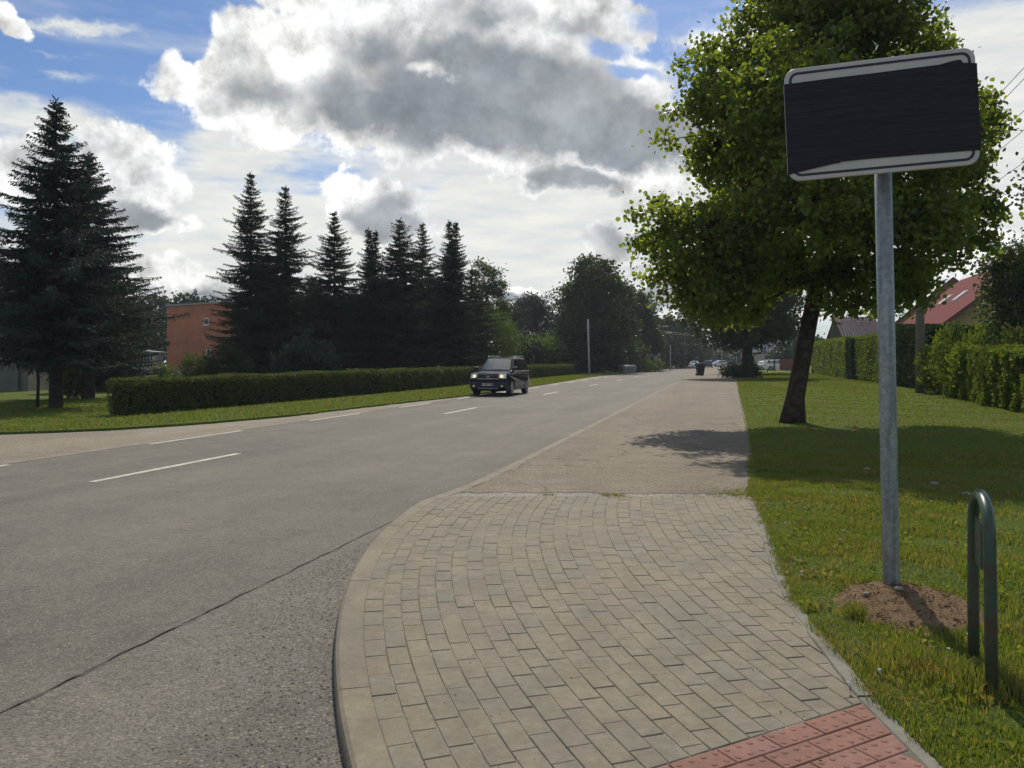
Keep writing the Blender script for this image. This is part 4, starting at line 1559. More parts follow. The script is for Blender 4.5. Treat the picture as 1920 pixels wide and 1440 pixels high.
ORD = ['first','second','third','fourth','fifth','sixth','seventh','eighth','ninth','tenth','eleventh']
for k, (u, v, D, ru) in enumerate([(225, 610, 80, 30), (240, 560, 90, 30), (268, 560, 95, 34), (300, 548, 120, 30), (335, 552, 125, 30), (365, 556, 130, 30), (395, 560, 125, 30), (420, 568, 130, 28)]):
    wood_tree(u, v, D, ru, 'dark wood tree behind the red brick building, ' + ORD[k] + ' from the left')
spruce('spruce', 'small dark conifer tip rising above the wood behind the brick building', base_at(366, 115), top_h(541, 115), 2.4, M_spruce, 31, z0=2, dens=.5, tw=3)
for k, (u, v, D, ru) in enumerate([(1222, 592, 150, 20), (1238, 600, 170, 18), (1250, 590, 160, 18), (1268, 600, 175, 18), (1282, 598, 170, 18), (1298, 612, 180, 16), (1310, 628, 190, 12), (1245, 640, 150, 24), (1275, 640, 160, 22), (1300, 655, 180, 16), (1318, 650, 230, 10)]):
    wood_tree(u, v, D, ru, 'dark wood tree lining the far left of the road, ' + ORD[k] + ' from the left')
for k, (u, v, D, ru) in enumerate([(1330, 655, 300, 14), (1345, 650, 320, 14), (1362, 652, 300, 14), (1378, 648, 280, 14), (1352, 664, 260, 14), (1395, 655, 220, 16)]):
    wood_tree(u, v, D, ru, 'pale far tree closing the road in the distance, ' + ORD[k] + ' from the left', M_decid)
for k, (u, v, D, ru) in enumerate([(1440, 620, 175, 16), (1447, 655, 190, 20), (1475, 650, 150, 20), (1500, 640, 150, 14), (1528, 635, 120, 16)]):
    wood_tree(u, v, D, ru, 'green tree behind the parked white cars, ' + ORD[k] + ' from the left', M_decid)
for (u, D, rx, h, lab) in [(1060, 100, 3.2, 4.5, 'dark undergrowth below the left side of the domed lime'), (1100, 103, 3.4, 4.2, 'dark undergrowth below the middle of the domed lime'), (1140, 103, 3.4, 5, 'dark undergrowth below the right side of the domed lime'),
                           (1165, 112, 3.5, 5.5, 'dark tall bush behind the low container'), (1200, 122, 3.5, 6.5, 'dark tall bush behind the far road signs'), (1225, 132, 3.5, 7, 'dark tall bush behind the left street lamps'),
                           (990, 98, 3.5, 4.5, 'dark bush above the far left hedge, left one'), (1028, 99, 3.0, 4, 'dark bush above the far left hedge, right one'), (960, 90, 3.5, 4.5, 'dark bush behind the left hedge right of the car'), (1250, 150, 4, 7, 'dark bush at the edge of the far wood, nearest the lamps'), (1280, 165, 4, 7, 'dark bush at the edge of the far wood, middle'), (1300, 190, 4, 6, 'dark bush at the edge of the far wood, nearest the bin')]:
    shrub('bush', lab, 'bush', base_at(u, D), rx, rx * .6, h, 3200, .38, M_pine)
# fill of the wood's inside behind the first row
for k, (u, v, D, ru) in enumerate([(560, 600, 75, 60), (690, 600, 80, 60), (810, 600, 80, 60), (870, 600, 85, 40)]):
    wood_tree(u, v, D, ru, 'dark undergrowth tree behind the spruce row, ' + ORD[k] + ' from the left', M_pine)

# ================================================================== RIGHT HEDGES
hedge_run('garden_hedge', 'shaggy green hedge at the right, nearest, below the bushy tree', 'hedge', 21.0, 37.6, 7.75, 9.0, 1.6, 1.75, 1.95, M_hedge_l, .085, 1100, 11, lump=.16, toplump=.12)
hedge_run('thuja_hedge', 'tall dark even hedge behind the concrete pole', 'hedge', 41.3, 52.5, 9.6, 9.6, 2.6, 3.0, 3.6, M_thuja, .13, 620, 12, lump=.03)
hedge_run('garden_hedge', 'tall light green clipped hedge left of the dark one', 'hedge', 54.0, 64, 9.9, 9.9, 2.0, 3.2, 3.2, M_hedge_l, .15, 420, 13, lump=.05)
hedge_run('thuja_hedge', 'narrow dark hedge block between two light green ones', 'hedge', 64.4, 67.5, 9.75, 9.75, 2.0, 3.1, 3.1, M_thuja, .16, 420, 14, lump=.03)
hedge_run('garden_hedge', 'far light green clipped hedge beside the thin grey pole', 'hedge', 68.2, 100, 9.9, 10.6, 2.0, 3.3, 3.6, M_hedge_l, .2, 260, 15, lump=.06)
for (u, D, rx, h, lab, mt) in [(1800, 31.5, 1.0, 2.6, 'taller green shrub rising from the shaggy right hedge, left one', M_hedge_l), (1850, 29, 1.1, 2.7, 'taller green shrub rising from the shaggy right hedge, middle one', M_hedge_l),
                               (1905, 25, 1.0, 2.3, 'taller green shrub rising from the shaggy right hedge, right one', M_hedge), (1765, 34.5, .9, 2.15, 'yellow green shrub at the left end of the shaggy hedge', M_hedge_l)]:
    shrub('bush', lab, 'bush', base_at(u, D), rx, rx * .9, h, 4500, .12, mt, spiky=.12)

# ================================================================== BUILDINGS LEFT


def wall_frame(name, label, cat, p0, p1):
    """root at p0 with local +x along the wall to p1, local +y away (behind the wall)"""
    a_ = math.atan2(p1[1] - p0[1], p1[0] - p0[0])
    return thing(name, label, cat, (p0[0], p0[1], 0), a_), math.dist(p0[:2], p1[:2])


def window(parent, x0, x1, z0, z1, y=0.0, bars=1, rows=0, fr=0.06, sill=True, depth=.10):
    mb = MB()
    mb.box(x0, x1, y - .03, y + depth, z0, z0 + fr)
    mb.box(x0, x1, y - .03, y + depth, z1 - fr, z1)
    mb.box(x0, x0 + fr, y - .03, y + depth, z0 + fr, z1 - fr)
    mb.box(x1 - fr, x1, y - .03, y + depth, z0 + fr, z1 - fr)
    for k in range(bars):
        xc = x0 + (x1 - x0) * (k + 1) / (bars + 1)
        mb.box(xc - fr * .4, xc + fr * .4, y - .025, y + depth, z0 + fr, z1 - fr)
    for k in range(rows):
        zc = z0 + (z1 - z0) * (k + 1) / (rows + 1)
        mb.box(x0 + fr, x1 - fr, y - .02, y + depth * .5, zc - fr * .4, zc + fr * .4)
    w = mb.build('window', M_frame, parent)
    mb = MB()
    mb.box(x0 + fr * .5, x1 - fr * .5, y + .012, y + .03, z0 + fr * .5, z1 - fr * .5)
    mb.build('pane', M_glass, w)
    if sill:
        mb = MB()
        mb.box(x0 - .06, x1 + .06, y - .12, y - .032, z0 - .05, z0 - .005)
        mb.build('sill', M_frame, w)
    return w


p0, p1 = (-34.98, 80), (-11.0, 66.0)
bb, L = wall_frame('brick_building', 'two-storey red brick building with flat roof behind the bushes at the left', 'building', p0, p1)
mb = MB()
mb.box(0, L, 0, 14, .6, 7.0)
mb.build('wall', M_brick, bb)
mb = MB()
mb.box(-.03, L + .03, -.05, 14.05, -.2, .598)
mb.build('plinth', M_conc, bb)
mb = MB()
mb.box(-.12, L + .12, -.12, 14.12, 7.002, 7.16)
mb.build('roof_edge', M_metalgrey, bb)
mb = MB()
mb.box(-1.25, -.28, 1.0, 10, -.1, 4.75)
mb.build('side_wing', M_brick, bb)
mb = MB()
mb.box(-.27, -.02, .75, 1.3, -.1, 4.7)
mb.build('concrete_pier', M_conc_l, bb)
# small square windows, recessed
window(bb, 5.7, 6.4, 4.95, 5.65, -.03, bars=0, fr=.1)
window(bb, 6.0, 6.7, 1.9, 2.6, -.03, bars=0, fr=.1)
window(bb, 13, 14.6, 3.9, 5.2, -.03, bars=1)
window(bb, 13, 14.6, 1.0, 2.3, -.03, bars=1)
window(bb, 17.5, 19.1, 3.9, 5.2, -.03, bars=1)
window(bb, 17.5, 19.1, 1.0, 2.3, -.03, bars=1)

bb, L = wall_frame('annex', 'small pale outbuilding with sloping roof and white barred window left of the brick building', 'building', (-35.2, 70), (-31.6, 70.0))
mb = MB()
mb.box(0, L, 0, 1.5, 0, 2.2)
mb.build('wall', M_conc_l, bb)
mb = MB()
mb.add([(-.2, -.3, 2.55), (L + .2, -.3, 2.15), (L + .2, 1.8, 2.15), (-.2, 1.8, 2.55), (-.2, -.3, 2.67), (L + .2, -.3, 2.27), (L + .2, 1.8, 2.27), (-.2, 1.8, 2.67)], [(0, 3, 2, 1), (4, 5, 6, 7), (0, 1, 5, 4), (2, 3, 7, 6), (1, 2, 6, 5), (0, 4, 7, 3)])
mb.build('roof', M_metalgrey, bb)
window(bb, 2.0, 3.4, .95, 2.0, -.03, bars=4, rows=1)

bb, L = wall_frame('grey_building', 'long grey concrete building half hidden behind the blue-grey spruces at the left edge', 'building', (-44, 37), (-23.6, 38.5))
mb = MB()
mb.box(0, L, 0, 4.5, 0, 5.9)
mb.build('wall', M_conc, bb)
mb = MB()
mb.box(-.2, L + .2, -.25, 4.7, 5.902, 6.3)
mb.build('roof_edge', M_conc_l, bb)
for k in range(5):
    x0_ = 2.0 + k * 3.9
    window(bb, x0_, x0_ + 1.7, 3.3, 4.6, -.03, bars=1)
for k in range(6):
    mb = MB()
    mb.box(k * 3.9 + .3, k * 3.9 + .55, -.14, -.002, 0, 5.9)
    mb.build('pilaster', M_conc, bb)

# ================================================================== HOUSES RIGHT


def roof_slab(x0, x1, z0, z1, y0, y1, th=.14, wave=0.0, nw=0, step=0.0):
    """sloping plane from (x0,z0) eave to (x1,z1) ridge, along y; optional ribs along the slope"""
    V, Fs = [], []
    nx = 1 if not step else max(2, int(abs(x1 - x0) / step))
    ny = max(1, nw)
    for i in range(nx + 1):
        f = i / nx
        for j in range(ny + 1):
            g_ = j / ny
            zz = z0 + (z1 - z0) * f
            if nw:
                zz += wave * (0.5 + .5 * math.cos(j * PI))
            V.append((x0 + (x1 - x0) * f, y0 + (y1 - y0) * g_, zz))
    for i in range(nx):
        for j in range(ny):
            a_ = i * (ny + 1) + j
            Fs.append((a_, a_ + 1, a_ + ny + 2, a_ + ny + 1))
    n0 = len(V)
    # underside
    V += [(x0, y0, z0 - th), (x0, y1, z0 - th), (x1, y1, z1 - th), (x1, y0, z1 - th)]
    Fs.append((n0, n0 + 1, n0 + 2, n0 + 3))
    Fs.append((0, n0, n0 + 3, nx * (ny + 1)))
    Fs.append((ny, nx * (ny + 1) + ny, n0 + 2, n0 + 1))
    Fs.append((0, ny, n0 + 1, n0))
    return V, Fs


def house(name, label, loc, rz, W, Ln, ze, rise, mroof, mgable, mwall, wave=.03, nw=60, over=.5, step=.4):
    """gable end at local y=0 facing -y; ridge along +y; loc = left eave corner on the ground"""
    h = thing(name, label, 'house', loc, rz)
    mb = MB()
    mb.box(0, W, 0, Ln, -.1, ze - .35)
    mb.build('wall', mwall, h)
    mb = MB()
    k = rise / (W / 2)
    zl = ze - .348
    pts_ = [(0, zl), (W, zl), (W, ze - .05), (W / 2, ze - .05 + k * (W / 2) - .1), (0, ze - .05)]
    V = [(x_, .01, z_) for x_, z_ in pts_] + [(x_, Ln - .01, z_) for x_, z_ in pts_]
    mb.add(V, [(0, 1, 2, 3, 4), (9, 8, 7, 6, 5)] + [(i, i + 5, (i + 1) % 5 + 5, (i + 1) % 5) for i in range(5)])
    mb.build('gable', mgable, h)
    # horizontal boards on the gable
    mb = MB()
    z_ = zl
    while z_ < ze + rise - .5:
        half = W / 2 if z_ < ze - .1 else (W / 2) * (1 - (z_ + .2 - ze + .1) / rise)
        if half < .2:
            break
        mb.box(W / 2 - half + .04, W / 2 + half - .04, -.035, .006, z_ + .01, z_ + .19)
        z_ += .205
    tag(mb.build('gable_boards', mgable, h), kind='stuff')
    for sgn in (0, 1):
        xe = -over if sgn == 0 else W + over
        xr = W / 2
        mb = MB()
        V, Fs = roof_slab(xe, xr + (-.001 if sgn == 0 else .001), ze - k * over, ze + rise, -over, Ln + over, .16, wave, nw, step)
        mb.add(V, Fs)
        r = mb.build('roof', mroof, h)
        if sgn == 0:
            r0 = r
        # barge board
        mb = MB()
        zz0, zz1 = ze - k * over, ze + rise
        mb.add([(xe, -over - .05, zz0 - .22), (xr, -over - .05, zz1 - .22), (xr, -over - .05, zz1 + .05), (xe, -over - .05, zz0 + .05),
                (xe, -over - .003, zz0 - .22), (xr, -over - .003, zz1 - .22), (xr, -over - .003, zz1 + .05), (xe, -over - .003, zz0 + .05)],
               [(0, 1, 2, 3), (7, 6, 5, 4), (0, 4, 5, 1), (3, 2, 6, 7), (0, 3, 7, 4), (1, 5, 6, 2)])
        mb.build('barge_board', M_trimred, h)
    return h, r0, k


hx, hy = 24.75, 45.5
hse, rf, k = house('pink_roof_house', 'house with pink metal roof, yellow gable and dark brick wall at the right', (hx, hy, 0), -TA, 9.2, 13, 3.65, 3.7, M_pinkroof, M_yellow, M_brick_d, .025, 90)
for (y0_, f) in ((4.6, .42), (8.0, .42)):
    mb = MB()
    x0_ = 4.6 * f
    z0_ = 3.65 + k * x0_
    V = []
    for (xx, yy, dz) in ((x0_, y0_, .0), (x0_ + .75, y0_, .0), (x0_ + .75, y0_ + .8, .0), (x0_, y0_ + .8, .0)):
        V.append((xx, yy, 3.65 + k * xx - .05))
    V += [(a_[0] - .03, a_[1], a_[2] + .16) for a_ in V]
    mb.add(V, [(0, 3, 2, 1), (4, 5, 6, 7), (0, 1, 5, 4), (1, 2, 6, 5), (2, 3, 7, 6), (3, 0, 4, 7)])
    f_ = mb.build('roof_window', M_frame, hse)
    mb = MB()
    V = [(a_[0] * .9 + .1 * (x0_ + .37) - .012, a_[1] * .86 + .14 * (y0_ + .4), a_[2] + .012 + (a_[0] * -.1 + .1 * (x0_ + .37)) * k) for a_ in V[4:]]
    mb.add(V, [(0, 1, 2, 3)])
    mb.build('pane', simple('sky_glass', (.25, .28, .3), .05, coat=1), f_)
window(hse, 1.2, 2.3, .9, 2.3, -.03)
window(hse, 5.2, 6.6, .9, 2.3, -.03)
mb = MB()
mb.tube([(-.12, -.12, 0), (-.12, -.12, 3.0)], .05, 8)
mb.build('downpipe', M_pole_w, hse)

house('orange_roof_house', 'house with ribbed orange-brown roof behind the pink roofed one', (34.5, 72, 0), -TA - .2, 10, 12, 4.6, 4.2, M_orroof, M_yellow, M_conc_l, .06, 110)
# grey tiled house: long slope facing the camera, built with real tiles
gh = thing('grey_tile_house', 'house with glossy grey tiled roof seen over the light green hedge', 'house', (35.6, 84, 0), -.10)
mb = MB()
mb.box(.5, 6.4, 1.2, 8, -.1, 4.0)
mb.build('wall', M_yellow, gh)
mb = MB()
tw_, tl_ = .30, .36
sl = math.atan2(2.6, 3.4)
for r in range(12):
    for c in range(14):
        y_ = .4 + r * tl_ * math.cos(sl)
        z_ = 3.45 + r * tl_ * math.sin(sl)
        x_ = .0 + c * tw_ + r * -.0
        n = 4
        V = []
        for e in range(2):
            yy = y_ + e * (tl_ + .04) * math.cos(sl)
            zz = z_ + e * (tl_ + .04) * math.sin(sl) + (.05 if e == 0 else 0.0)
            for q in range(n + 1):
                V.append((x_ + tw_ * q / n, yy, zz + .05 * math.sin(PI * q / n)))
        mb.add(V, [(q, q + 1, n + 2 + q, n + 1 + q) for q in range(n)] + [(0, n, n // 2)], True)
tag(mb.build('roof_tiles', M_tile, gh), kind='stuff')
mb = MB()
mb.add([(-.1, .35, 3.3), (4.3, .35, 3.3), (4.3, 4.1, 6.35), (-.1, 4.1, 6.35), (-.1, 7.8, 3.3), (4.3, 7.8, 3.3)], [(0, 1, 2, 3), (3, 2, 5, 4)])
mb.build('roof', M_trimred, gh)
mb = MB()
mb.add([(0, .6, 0), (0, 7.6, 0), (0, 7.6, 3.3), (0, 4.1, 6.2), (0, .6, 3.3), (.1, .6, 0), (.1, 7.6, 0), (.1, 7.6, 3.3), (.1, 4.1, 6.2), (.1, .6, 3.3)], [(0, 1, 2, 3, 4), (9, 8, 7, 6, 5)])
mb.build('gable', M_brick_d, gh)
# far white house behind the parked cars
fh = thing('far_house', 'pale grey roofed house far behind the parked white cars', 'house', (48, 165, 0), -TA)
mb = MB()
mb.box(0, 11, 0, 8, -.1, 3.4)
mb.build('wall', M_conc_l, fh)
mb = MB()
mb.add([(-.5, -.5, 3.2), (11.5, -.5, 3.2), (11.5, 4, 7.6), (-.5, 4, 7.6), (-.5, 8.5, 3.2), (11.5, 8.5, 3.2)], [(0, 1, 2, 3), (3, 2, 5, 4), (0, 3, 4), (1, 5, 2)])
mb.build('roof', M_metalgrey, fh)
for k_ in range(3):
    window(fh, 1.2 + k_ * 3.4, 2.6 + k_ * 3.4, 1.1, 2.5, -.03)

# red-brown board fence
fp = base_at(1462, 115)
fr = thing('board_fence', 'red-brown board fence to the right of the parked white cars', 'fence', fp, -.0)
for k_ in range(24):
    mb = MB()
    x_ = k_ * .1
    mb.box(x_ * 1.0, x_ + .088, 0, .03, .05, 1.72 + .03 * math.sin(k_ * 1.7))
    mb.build('plank', M_fence, fr)
mb = MB()
mb.box(0, 2.4, .035, .08, .4, .5)
mb.box(0, 2.4, .035, .08, 1.3, 1.4)
mb.build('rail', M_fence, fr)

# ================================================================== POLES, LAMPS, WIRES


def pole(name, label, base, H, r0, r1, mat, cat='pole', lean=(0, 0), group=None, cap=True, n=12):
    root = thing(name, label, cat, base, 0, group)
    mb = MB()
    mb.tube([(0, 0, -.2), (lean[0] * .5, lean[1] * .5, H * .5), (lean[0], lean[1], H)], [r0, (r0 + r1) / 2, r1], n)
    mb.build('shaft', mat, root)
    return root


p = pole('utility_pole', 'thick weathered concrete pole in front of the dark right hedge', gp(1725, 739), 8.4, .20, .15, M_pole_c, group='utility poles')
mb = MB()
mb.box(-.8, .8, -.05, .05, 7.6, 7.72)
mb.build('crossarm', M_pole_d, p)
for x_ in (-.7, -.3, .3, .7):
    mb = MB()
    mb.tube([(x_, 0, 7.72), (x_, 0, 7.86)], .03, 6)
    mb.build('insulator', M_frame, p)
p2b = gp(1562, 704.5)
p2 = pole('utility_pole', 'thin grey pole beside the far light green hedge, wires on top', p2b, 11.0, .16, .10, M_pole_c, group='utility poles')
mb = MB()
mb.box(-.9, .9, -.05, .05, 10.3, 10.42)
mb.box(-.6, .6, -.05, .05, 9.6, 9.7)
mb.build('crossarm', M_pole_d, p2)
pole('utility_pole', 'dark slim pole right behind the left side of the leaning trunk', base_at(1489, 92), 6.9, .11, .08, M_pole_d, group='utility poles')
pole('utility_pole', 'short grey pole in front of the far trees and parked white cars', base_at(1452, 112), 3.2, .13, .10, M_pole_d, group='utility poles')
pole('utility_pole', 'thin pale pole far away left of the second tree', base_at(1381, 140), 4.0, .06, .05, M_pole_w, group='utility poles')
pole('utility_pole', 'thin distant pole near the far white van', base_at(1353, 165), 6.0, .08, .06, M_pole_w, group='utility poles')
# wires
dirx = 0.299
z5 = [(10.42, .0), (10.42, -.55), (9.7, -.2), (9.7, .3), (8.9, .5)]
for i, (z_, dx) in enumerate(z5):
    a_ = Vector((p2b[0] + dx, p2b[1], z_))
    b_ = Vector((p2b[0] + dx - dirx * 90 + (.4 * i), p2b[1] - 90, z_ + .3))
    pts_ = []
    for k_ in range(25):
        f = k_ / 24
        q = a_.lerp(b_, f)
        q.z -= 1.0 * 4 * f * (1 - f) * .55
        pts_.append(tuple(q))
    mb = MB()
    mb.tube(pts_, .011, 5, False)
    tag(mb.build('wire', M_wire), ['topmost overhead wire at the upper right', 'second overhead wire from the top at the upper right', 'middle overhead wire at the upper right',
                                   'fourth overhead wire from the top at the upper right', 'lowest single overhead wire at the upper right'][i], 'wire', 'overhead wires at the right')
for i in range(2):
    mb = MB()
    a_, b_ = Vector(wp(1225, 618 + 3 * i, 130)), Vector(wp(1420, 630 + 2 * i, 128))
    mb.tube([tuple(a_.lerp(b_, f) - Vector((0, 0, .8 * f * (1 - f) * 2))) for f in np.linspace(0, 1, 12)], .02, 4, False)
    tag(mb.build('wire', M_pole_w), ['upper pale wire crossing the far end of the road', 'lower pale wire crossing the far end of the road'][i], 'wire', 'wires across the road')

pole('steel_pole', 'plain pale pole standing on the left verge in front of the domed tree', gp(1105, 703), top_h(597, 81), .11, .08, M_pole_w, lean=(-.15, 0))


def lamp(base, H, arm, label, kind=0):
    r = pole('street_lamp', label, base, H, .11, .07, M_pole_w if kind else M_pole_c, cat='street lamp', group='street lamps left of the far road')
    mb = MB()
    mb.tube([(0, 0, H - .05), (arm * .3, 0, H + .45), (arm, 0, H + .55)], .045, 6)
    mb.build('arm', M_pole_w, r)
    mb = MB()
    mb.add([(arm - .1, -.14, H + .5), (arm + .75, -.16, H + .52), (arm + .75, .16, H + .52), (arm - .1, .14, H + .5), (arm, -.1, H + .68), (arm + .6, -.1, H + .68), (arm + .6, .1, H + .68), (arm, .1, H + .68)],
           [(0, 3, 2, 1), (4, 5, 6, 7), (0, 1, 5, 4), (1, 2, 6, 5), (2, 3, 7, 6), (3, 0, 4, 7)])
    mb.build('lamp_head', M_frame, r)
    return r


lamp(base_at(1235, 124), 6.3, .8, 'darker street lamp with short bent arm, left one of the close pair', 0)
lamp(base_at(1238, 120), 5.2, 1.1, 'pale street lamp with longer flat arm, right one of the close pair', 1)
lamp(base_at(1284, 150), 7.3, .5, 'faint distant street lamp before the dark wood', 0)
pole('steel_pole', 'slim grey pole between the lamp pair and the dark wood', base_at(1257, 122), 3.9, .09, .07, M_pole_w)

# sign cluster at the far left of the road
sg = thing('road_signs', 'cluster of grey sign panels on thin posts beside the far lamps', 'sign', base_at(1222, 112))
for (x_, z0_, z1_, w_) in [(-1.6, 2.0, 2.6, .8), (-.4, 1.9, 2.5, 1.0), (.6, 1.5, 2.3, .7)]:
    mb = MB()
    mb.box(x_ - w_ / 2, x_ + w_ / 2, -.05, -.02, z0_, z1_)
    mb.build('panel', M_metalgrey, sg)
    mb = MB()
    mb.tube([(x_, 0, 0), (x_, 0, z1_)], .03, 6)
    mb.build('post', M_pole_w, sg)
mb = MB()
mb.prism([(-.0, 0), (.85, 0), (.55, .55)], -.03, .0, Matrix.Translation((.55, -.06, 2.15)) @ Matrix.Rotation(PI / 2, 4, 'X'))
mb.build('arrow_panel', M_metalgrey, sg)

# low container with rounded lid
ct = thing('waste_container', 'low dark container with rounded pale lid on the left verge', 'container', base_at(1169, 97), .35)
ct.scale = (.8, .8, .85)
mb = MB()
mb.add([(0, 0, 0), (2.2, 0, 0), (2.2, 1.3, 0), (0, 1.3, 0), (-.08, -.05, .85), (2.28, -.05, .85), (2.28, 1.35, .85), (-.08, 1.35, .85)], [(0, 3, 2, 1), (4, 5, 6, 7), (0, 1, 5, 4), (1, 2, 6, 5), (2, 3, 7, 6), (3, 0, 4, 7)])
mb.build('body', M_metalgrey, ct, .04)
mb = MB()
n = 8
V = []
for e in (-.1, 2.3):
    for q in range(n + 1):
        th = PI * q / n
        V.append((e, .65 - .72 * math.cos(th), .86 + .26 * math.sin(th)))
mb.add(V, [(q, q + 1, n + 2 + q, n + 1 + q) for q in range(n)] + [tuple(range(n + 1)), tuple(range(2 * n + 1, n, -1))], True)
mb.build('lid', M_pole_w, ct)
for x_ in (.5, 1.2, 1.8):
    mb = MB()
    mb.box(x_ - .05, x_ + .05, -.10, -.05, .05, .84)
    mb.build('rib', M_pole_w, ct)

# wheelie bin on the sidewalk
bn = thing('wheelie_bin', 'black wheelie bin with closed lid standing on the far sidewalk', 'bin', gp(1313, 704.5), .12)


def taper_box(w0, d0, w1, d1, z0, z1, dy=0):
    return [(-w0, -d0, z0), (w0, -d0, z0), (w0, d0, z0), (-w0, d0, z0), (-w1, -d1 + dy, z1), (w1, -d1 + dy, z1), (w1, d1 + dy, z1), (-w1, d1 + dy, z1)], [(0, 3, 2, 1), (4, 5, 6, 7), (0, 1, 5, 4), (1, 2, 6, 5), (2, 3, 7, 6), (3, 0, 4, 7)]


mb = MB()
mb.add(*taper_box(.27, .25, .40, .36, .03, 1.12))
mb.build('body', M_binm, bn, .03)
mb = MB()
mb.add(*taper_box(.44, .41, .36, .30, 1.122, 1.26, .02))
mb.build('lid', M_binlid, bn, .02)
mb = MB()
mb.tube([(-.3, .46, 1.1), (.3, .46, 1.1)], .02, 8)
mb.build('handle', M_binm, bn)
for x_ in (.33, -.33):
    mb = MB()
    mb.tube([(x_ - .03, .26, .12), (x_ + .03, .26, .12)], .12, 14)
    mb.build('wheel', M_rubber, bn)

# ================================================================== BIG SIGN
SD = 5.03
pb = ((1672 - 960) / F_PX * SD, SD, 0)
sign = thing('road_sign', 'large white sign wrapped in black film on a galvanised post in the lawn', 'sign', (pb[0], pb[1], 0))
topx, topz = (1655 - 960) / F_PX * SD, 3.5
mb = MB()
lx = topx - pb[0]
mb.tube([(-lx * .08 * 0, 0, -.2), (0, 0, 0), (lx * .5, 0, 1.45), (lx * 1.15, 0, 3.2)], .051, 24)
post = mb.build('post', M_galv, sign)
mb = MB()
mb.tube([(0.0, 0, 0.095), (0.0, 0, 0.10)], .051, 12)
# panel frame of reference: x along panel (left->right), z up
PLD, PRD = 5.43 * .94 - .1, 5.16 * .94 - .1
PL = Vector(wp(1479, 342, PLD))
PR = Vector(wp(1836, 309, PRD))
off = Vector((pb[0], pb[1], 0))
ex = (PR - PL).normalized()
PW = (PR - PL).length
ez = Vector((-math.sin(math.radians(2.3)), 0, 1)).normalized()
ez = (ez - ex * ez.dot(ex)).normalized()
ey = ez.cross(ex)
MP = Matrix(((ex.x, ey.x, ez.x, PL.x - off.x), (ex.y, ey.y, ez.y, PL.y - off.y), (ex.z, ey.z, ez.z, PL.z - off.z), (0, 0, 0, 1)))
PH = 209 / F_PX * PLD


def rrect(x0, x1, z0, z1, r, n=8):
    pts_ = []
    for (cx, cz, a0) in ((x1 - r, z1 - r, 0), (x0 + r, z1 - r, PI / 2), (x0 + r, z0 + r, PI), (x1 - r, z0 + r, 3 * PI / 2)):
        for k_ in range(n + 1):
            th = a0 + PI / 2 * k_ / n
            pts_.append((cx + r * math.cos(th), cz + r * math.sin(th)))
    return pts_


RX = Matrix.Rotation(PI / 2, 4, 'X')         # prism xy -> xz, extrusion to -y
mb = MB()
mb.prism(rrect(0, PW, 0, PH, .07), 0.0, .022)
pn = mb.build('panel', M_white, sign)
pn.matrix_local = MP @ RX
bv = pn.modifiers.new('bevel', 'BEVEL')
bv.width = .006
bv.segments = 2
bv.limit_method = 'ANGLE'
# black border line
mb = MB()
A_ = rrect(.026, PW - .026, .026, PH - .026, .052)
B_ = rrect(.042, PW - .042, .042, PH - .042, .038)
n = len(A_)
V = [(x_, z_, .0235) for x_, z_ in A_] + [(x_, z_, .0235) for x_, z_ in B_]
mb.add(V, [(i, (i + 1) % n, n + (i + 1) % n, n + i) for i in range(n)])
bo = mb.build('border_line', M_black, sign)
bo.matrix_local = MP @ RX
# film wrapped round the panel: leaves a band free at top and bottom, ragged edge
NX, NZ = 90, 60
ztop = lambda f: PH * (0.868 + .012 * f + .02 * max(0, math.sin((f - .82) * 17)) * (f > .82) - .03 * (f > .93)) - .0
zbot = lambda f: PH * (.055 + (.0 if f < .02 else min(.055, (f) * .22)) + .012 * (f > .28) + .012 * math.sin(f * 3 + .5))
V, Fs = [], []
rr = np.random.default_rng(77)
ph = rr.uniform(0, 6.28, 14)
for j in range(NZ + 1):
    g_ = j / NZ
    for i in range(NX + 1):
        f = i / NX
        z_ = zbot(f) + (ztop(f) - zbot(f)) * g_
        x_ = -.004 + (PW + .008) * f
        fold = 0
        for q in range(7):
            fold += math.sin(z_ * (38 + 23 * q) + 3.2 * math.sin(f * (2 + q * .7) + ph[q]) + ph[q + 7]) / (1.5 + q)
        y_ = .027 + .0012 * fold + .002 * abs(math.sin(f * 7 + g_ * 3))
        V.append((x_, z_, y_))
for j in range(NZ):
    for i in range(NX):
        a_ = j * (NX + 1) + i
        Fs.append((a_, a_ + 1, a_ + NX + 2, a_ + NX + 1))
nf = len(V)
# sides and back of the wrap
for (i, xx) in ((0, -.005), (NX, PW + .005)):
    b0 = len(V)
    for j in range(NZ + 1):
        v_ = V[j * (NX + 1) + i]
        V.append((xx, v_[1], v_[2]))
        V.append((xx, v_[1], -.006))
    for j in range(NZ):
        Fs.append((b0 + 2 * j, b0 + 2 * j + 1, b0 + 2 * j + 3, b0 + 2 * j + 2))
b0 = len(V)
V += [(-.005, zbot(0), -.006), (PW + .005, zbot(1), -.006), (PW + .005, ztop(1), -.006), (-.005, ztop(0), -.006)]
Fs.append((b0, b0 + 3, b0 + 2, b0 + 1))
mb = MB()
mb.add(V, Fs, True)
fm = mb.build('film', M_wrap, sign)
fm.matrix_local = MP @ RX
# clamps behind
for z_ in (.18, .58):
    mb = MB()
    mb.box(PW * .5 - .14, PW * .5 + .16, .01, .03, z_ - .02, z_ + .02)
    mb.box(PW * .5 - .07, PW * .5 + .07, .03, .16, z_ - .02, z_ + .02)
    c_ = mb.build('clamp', M_signback, sign)
    c_.matrix_local = MP

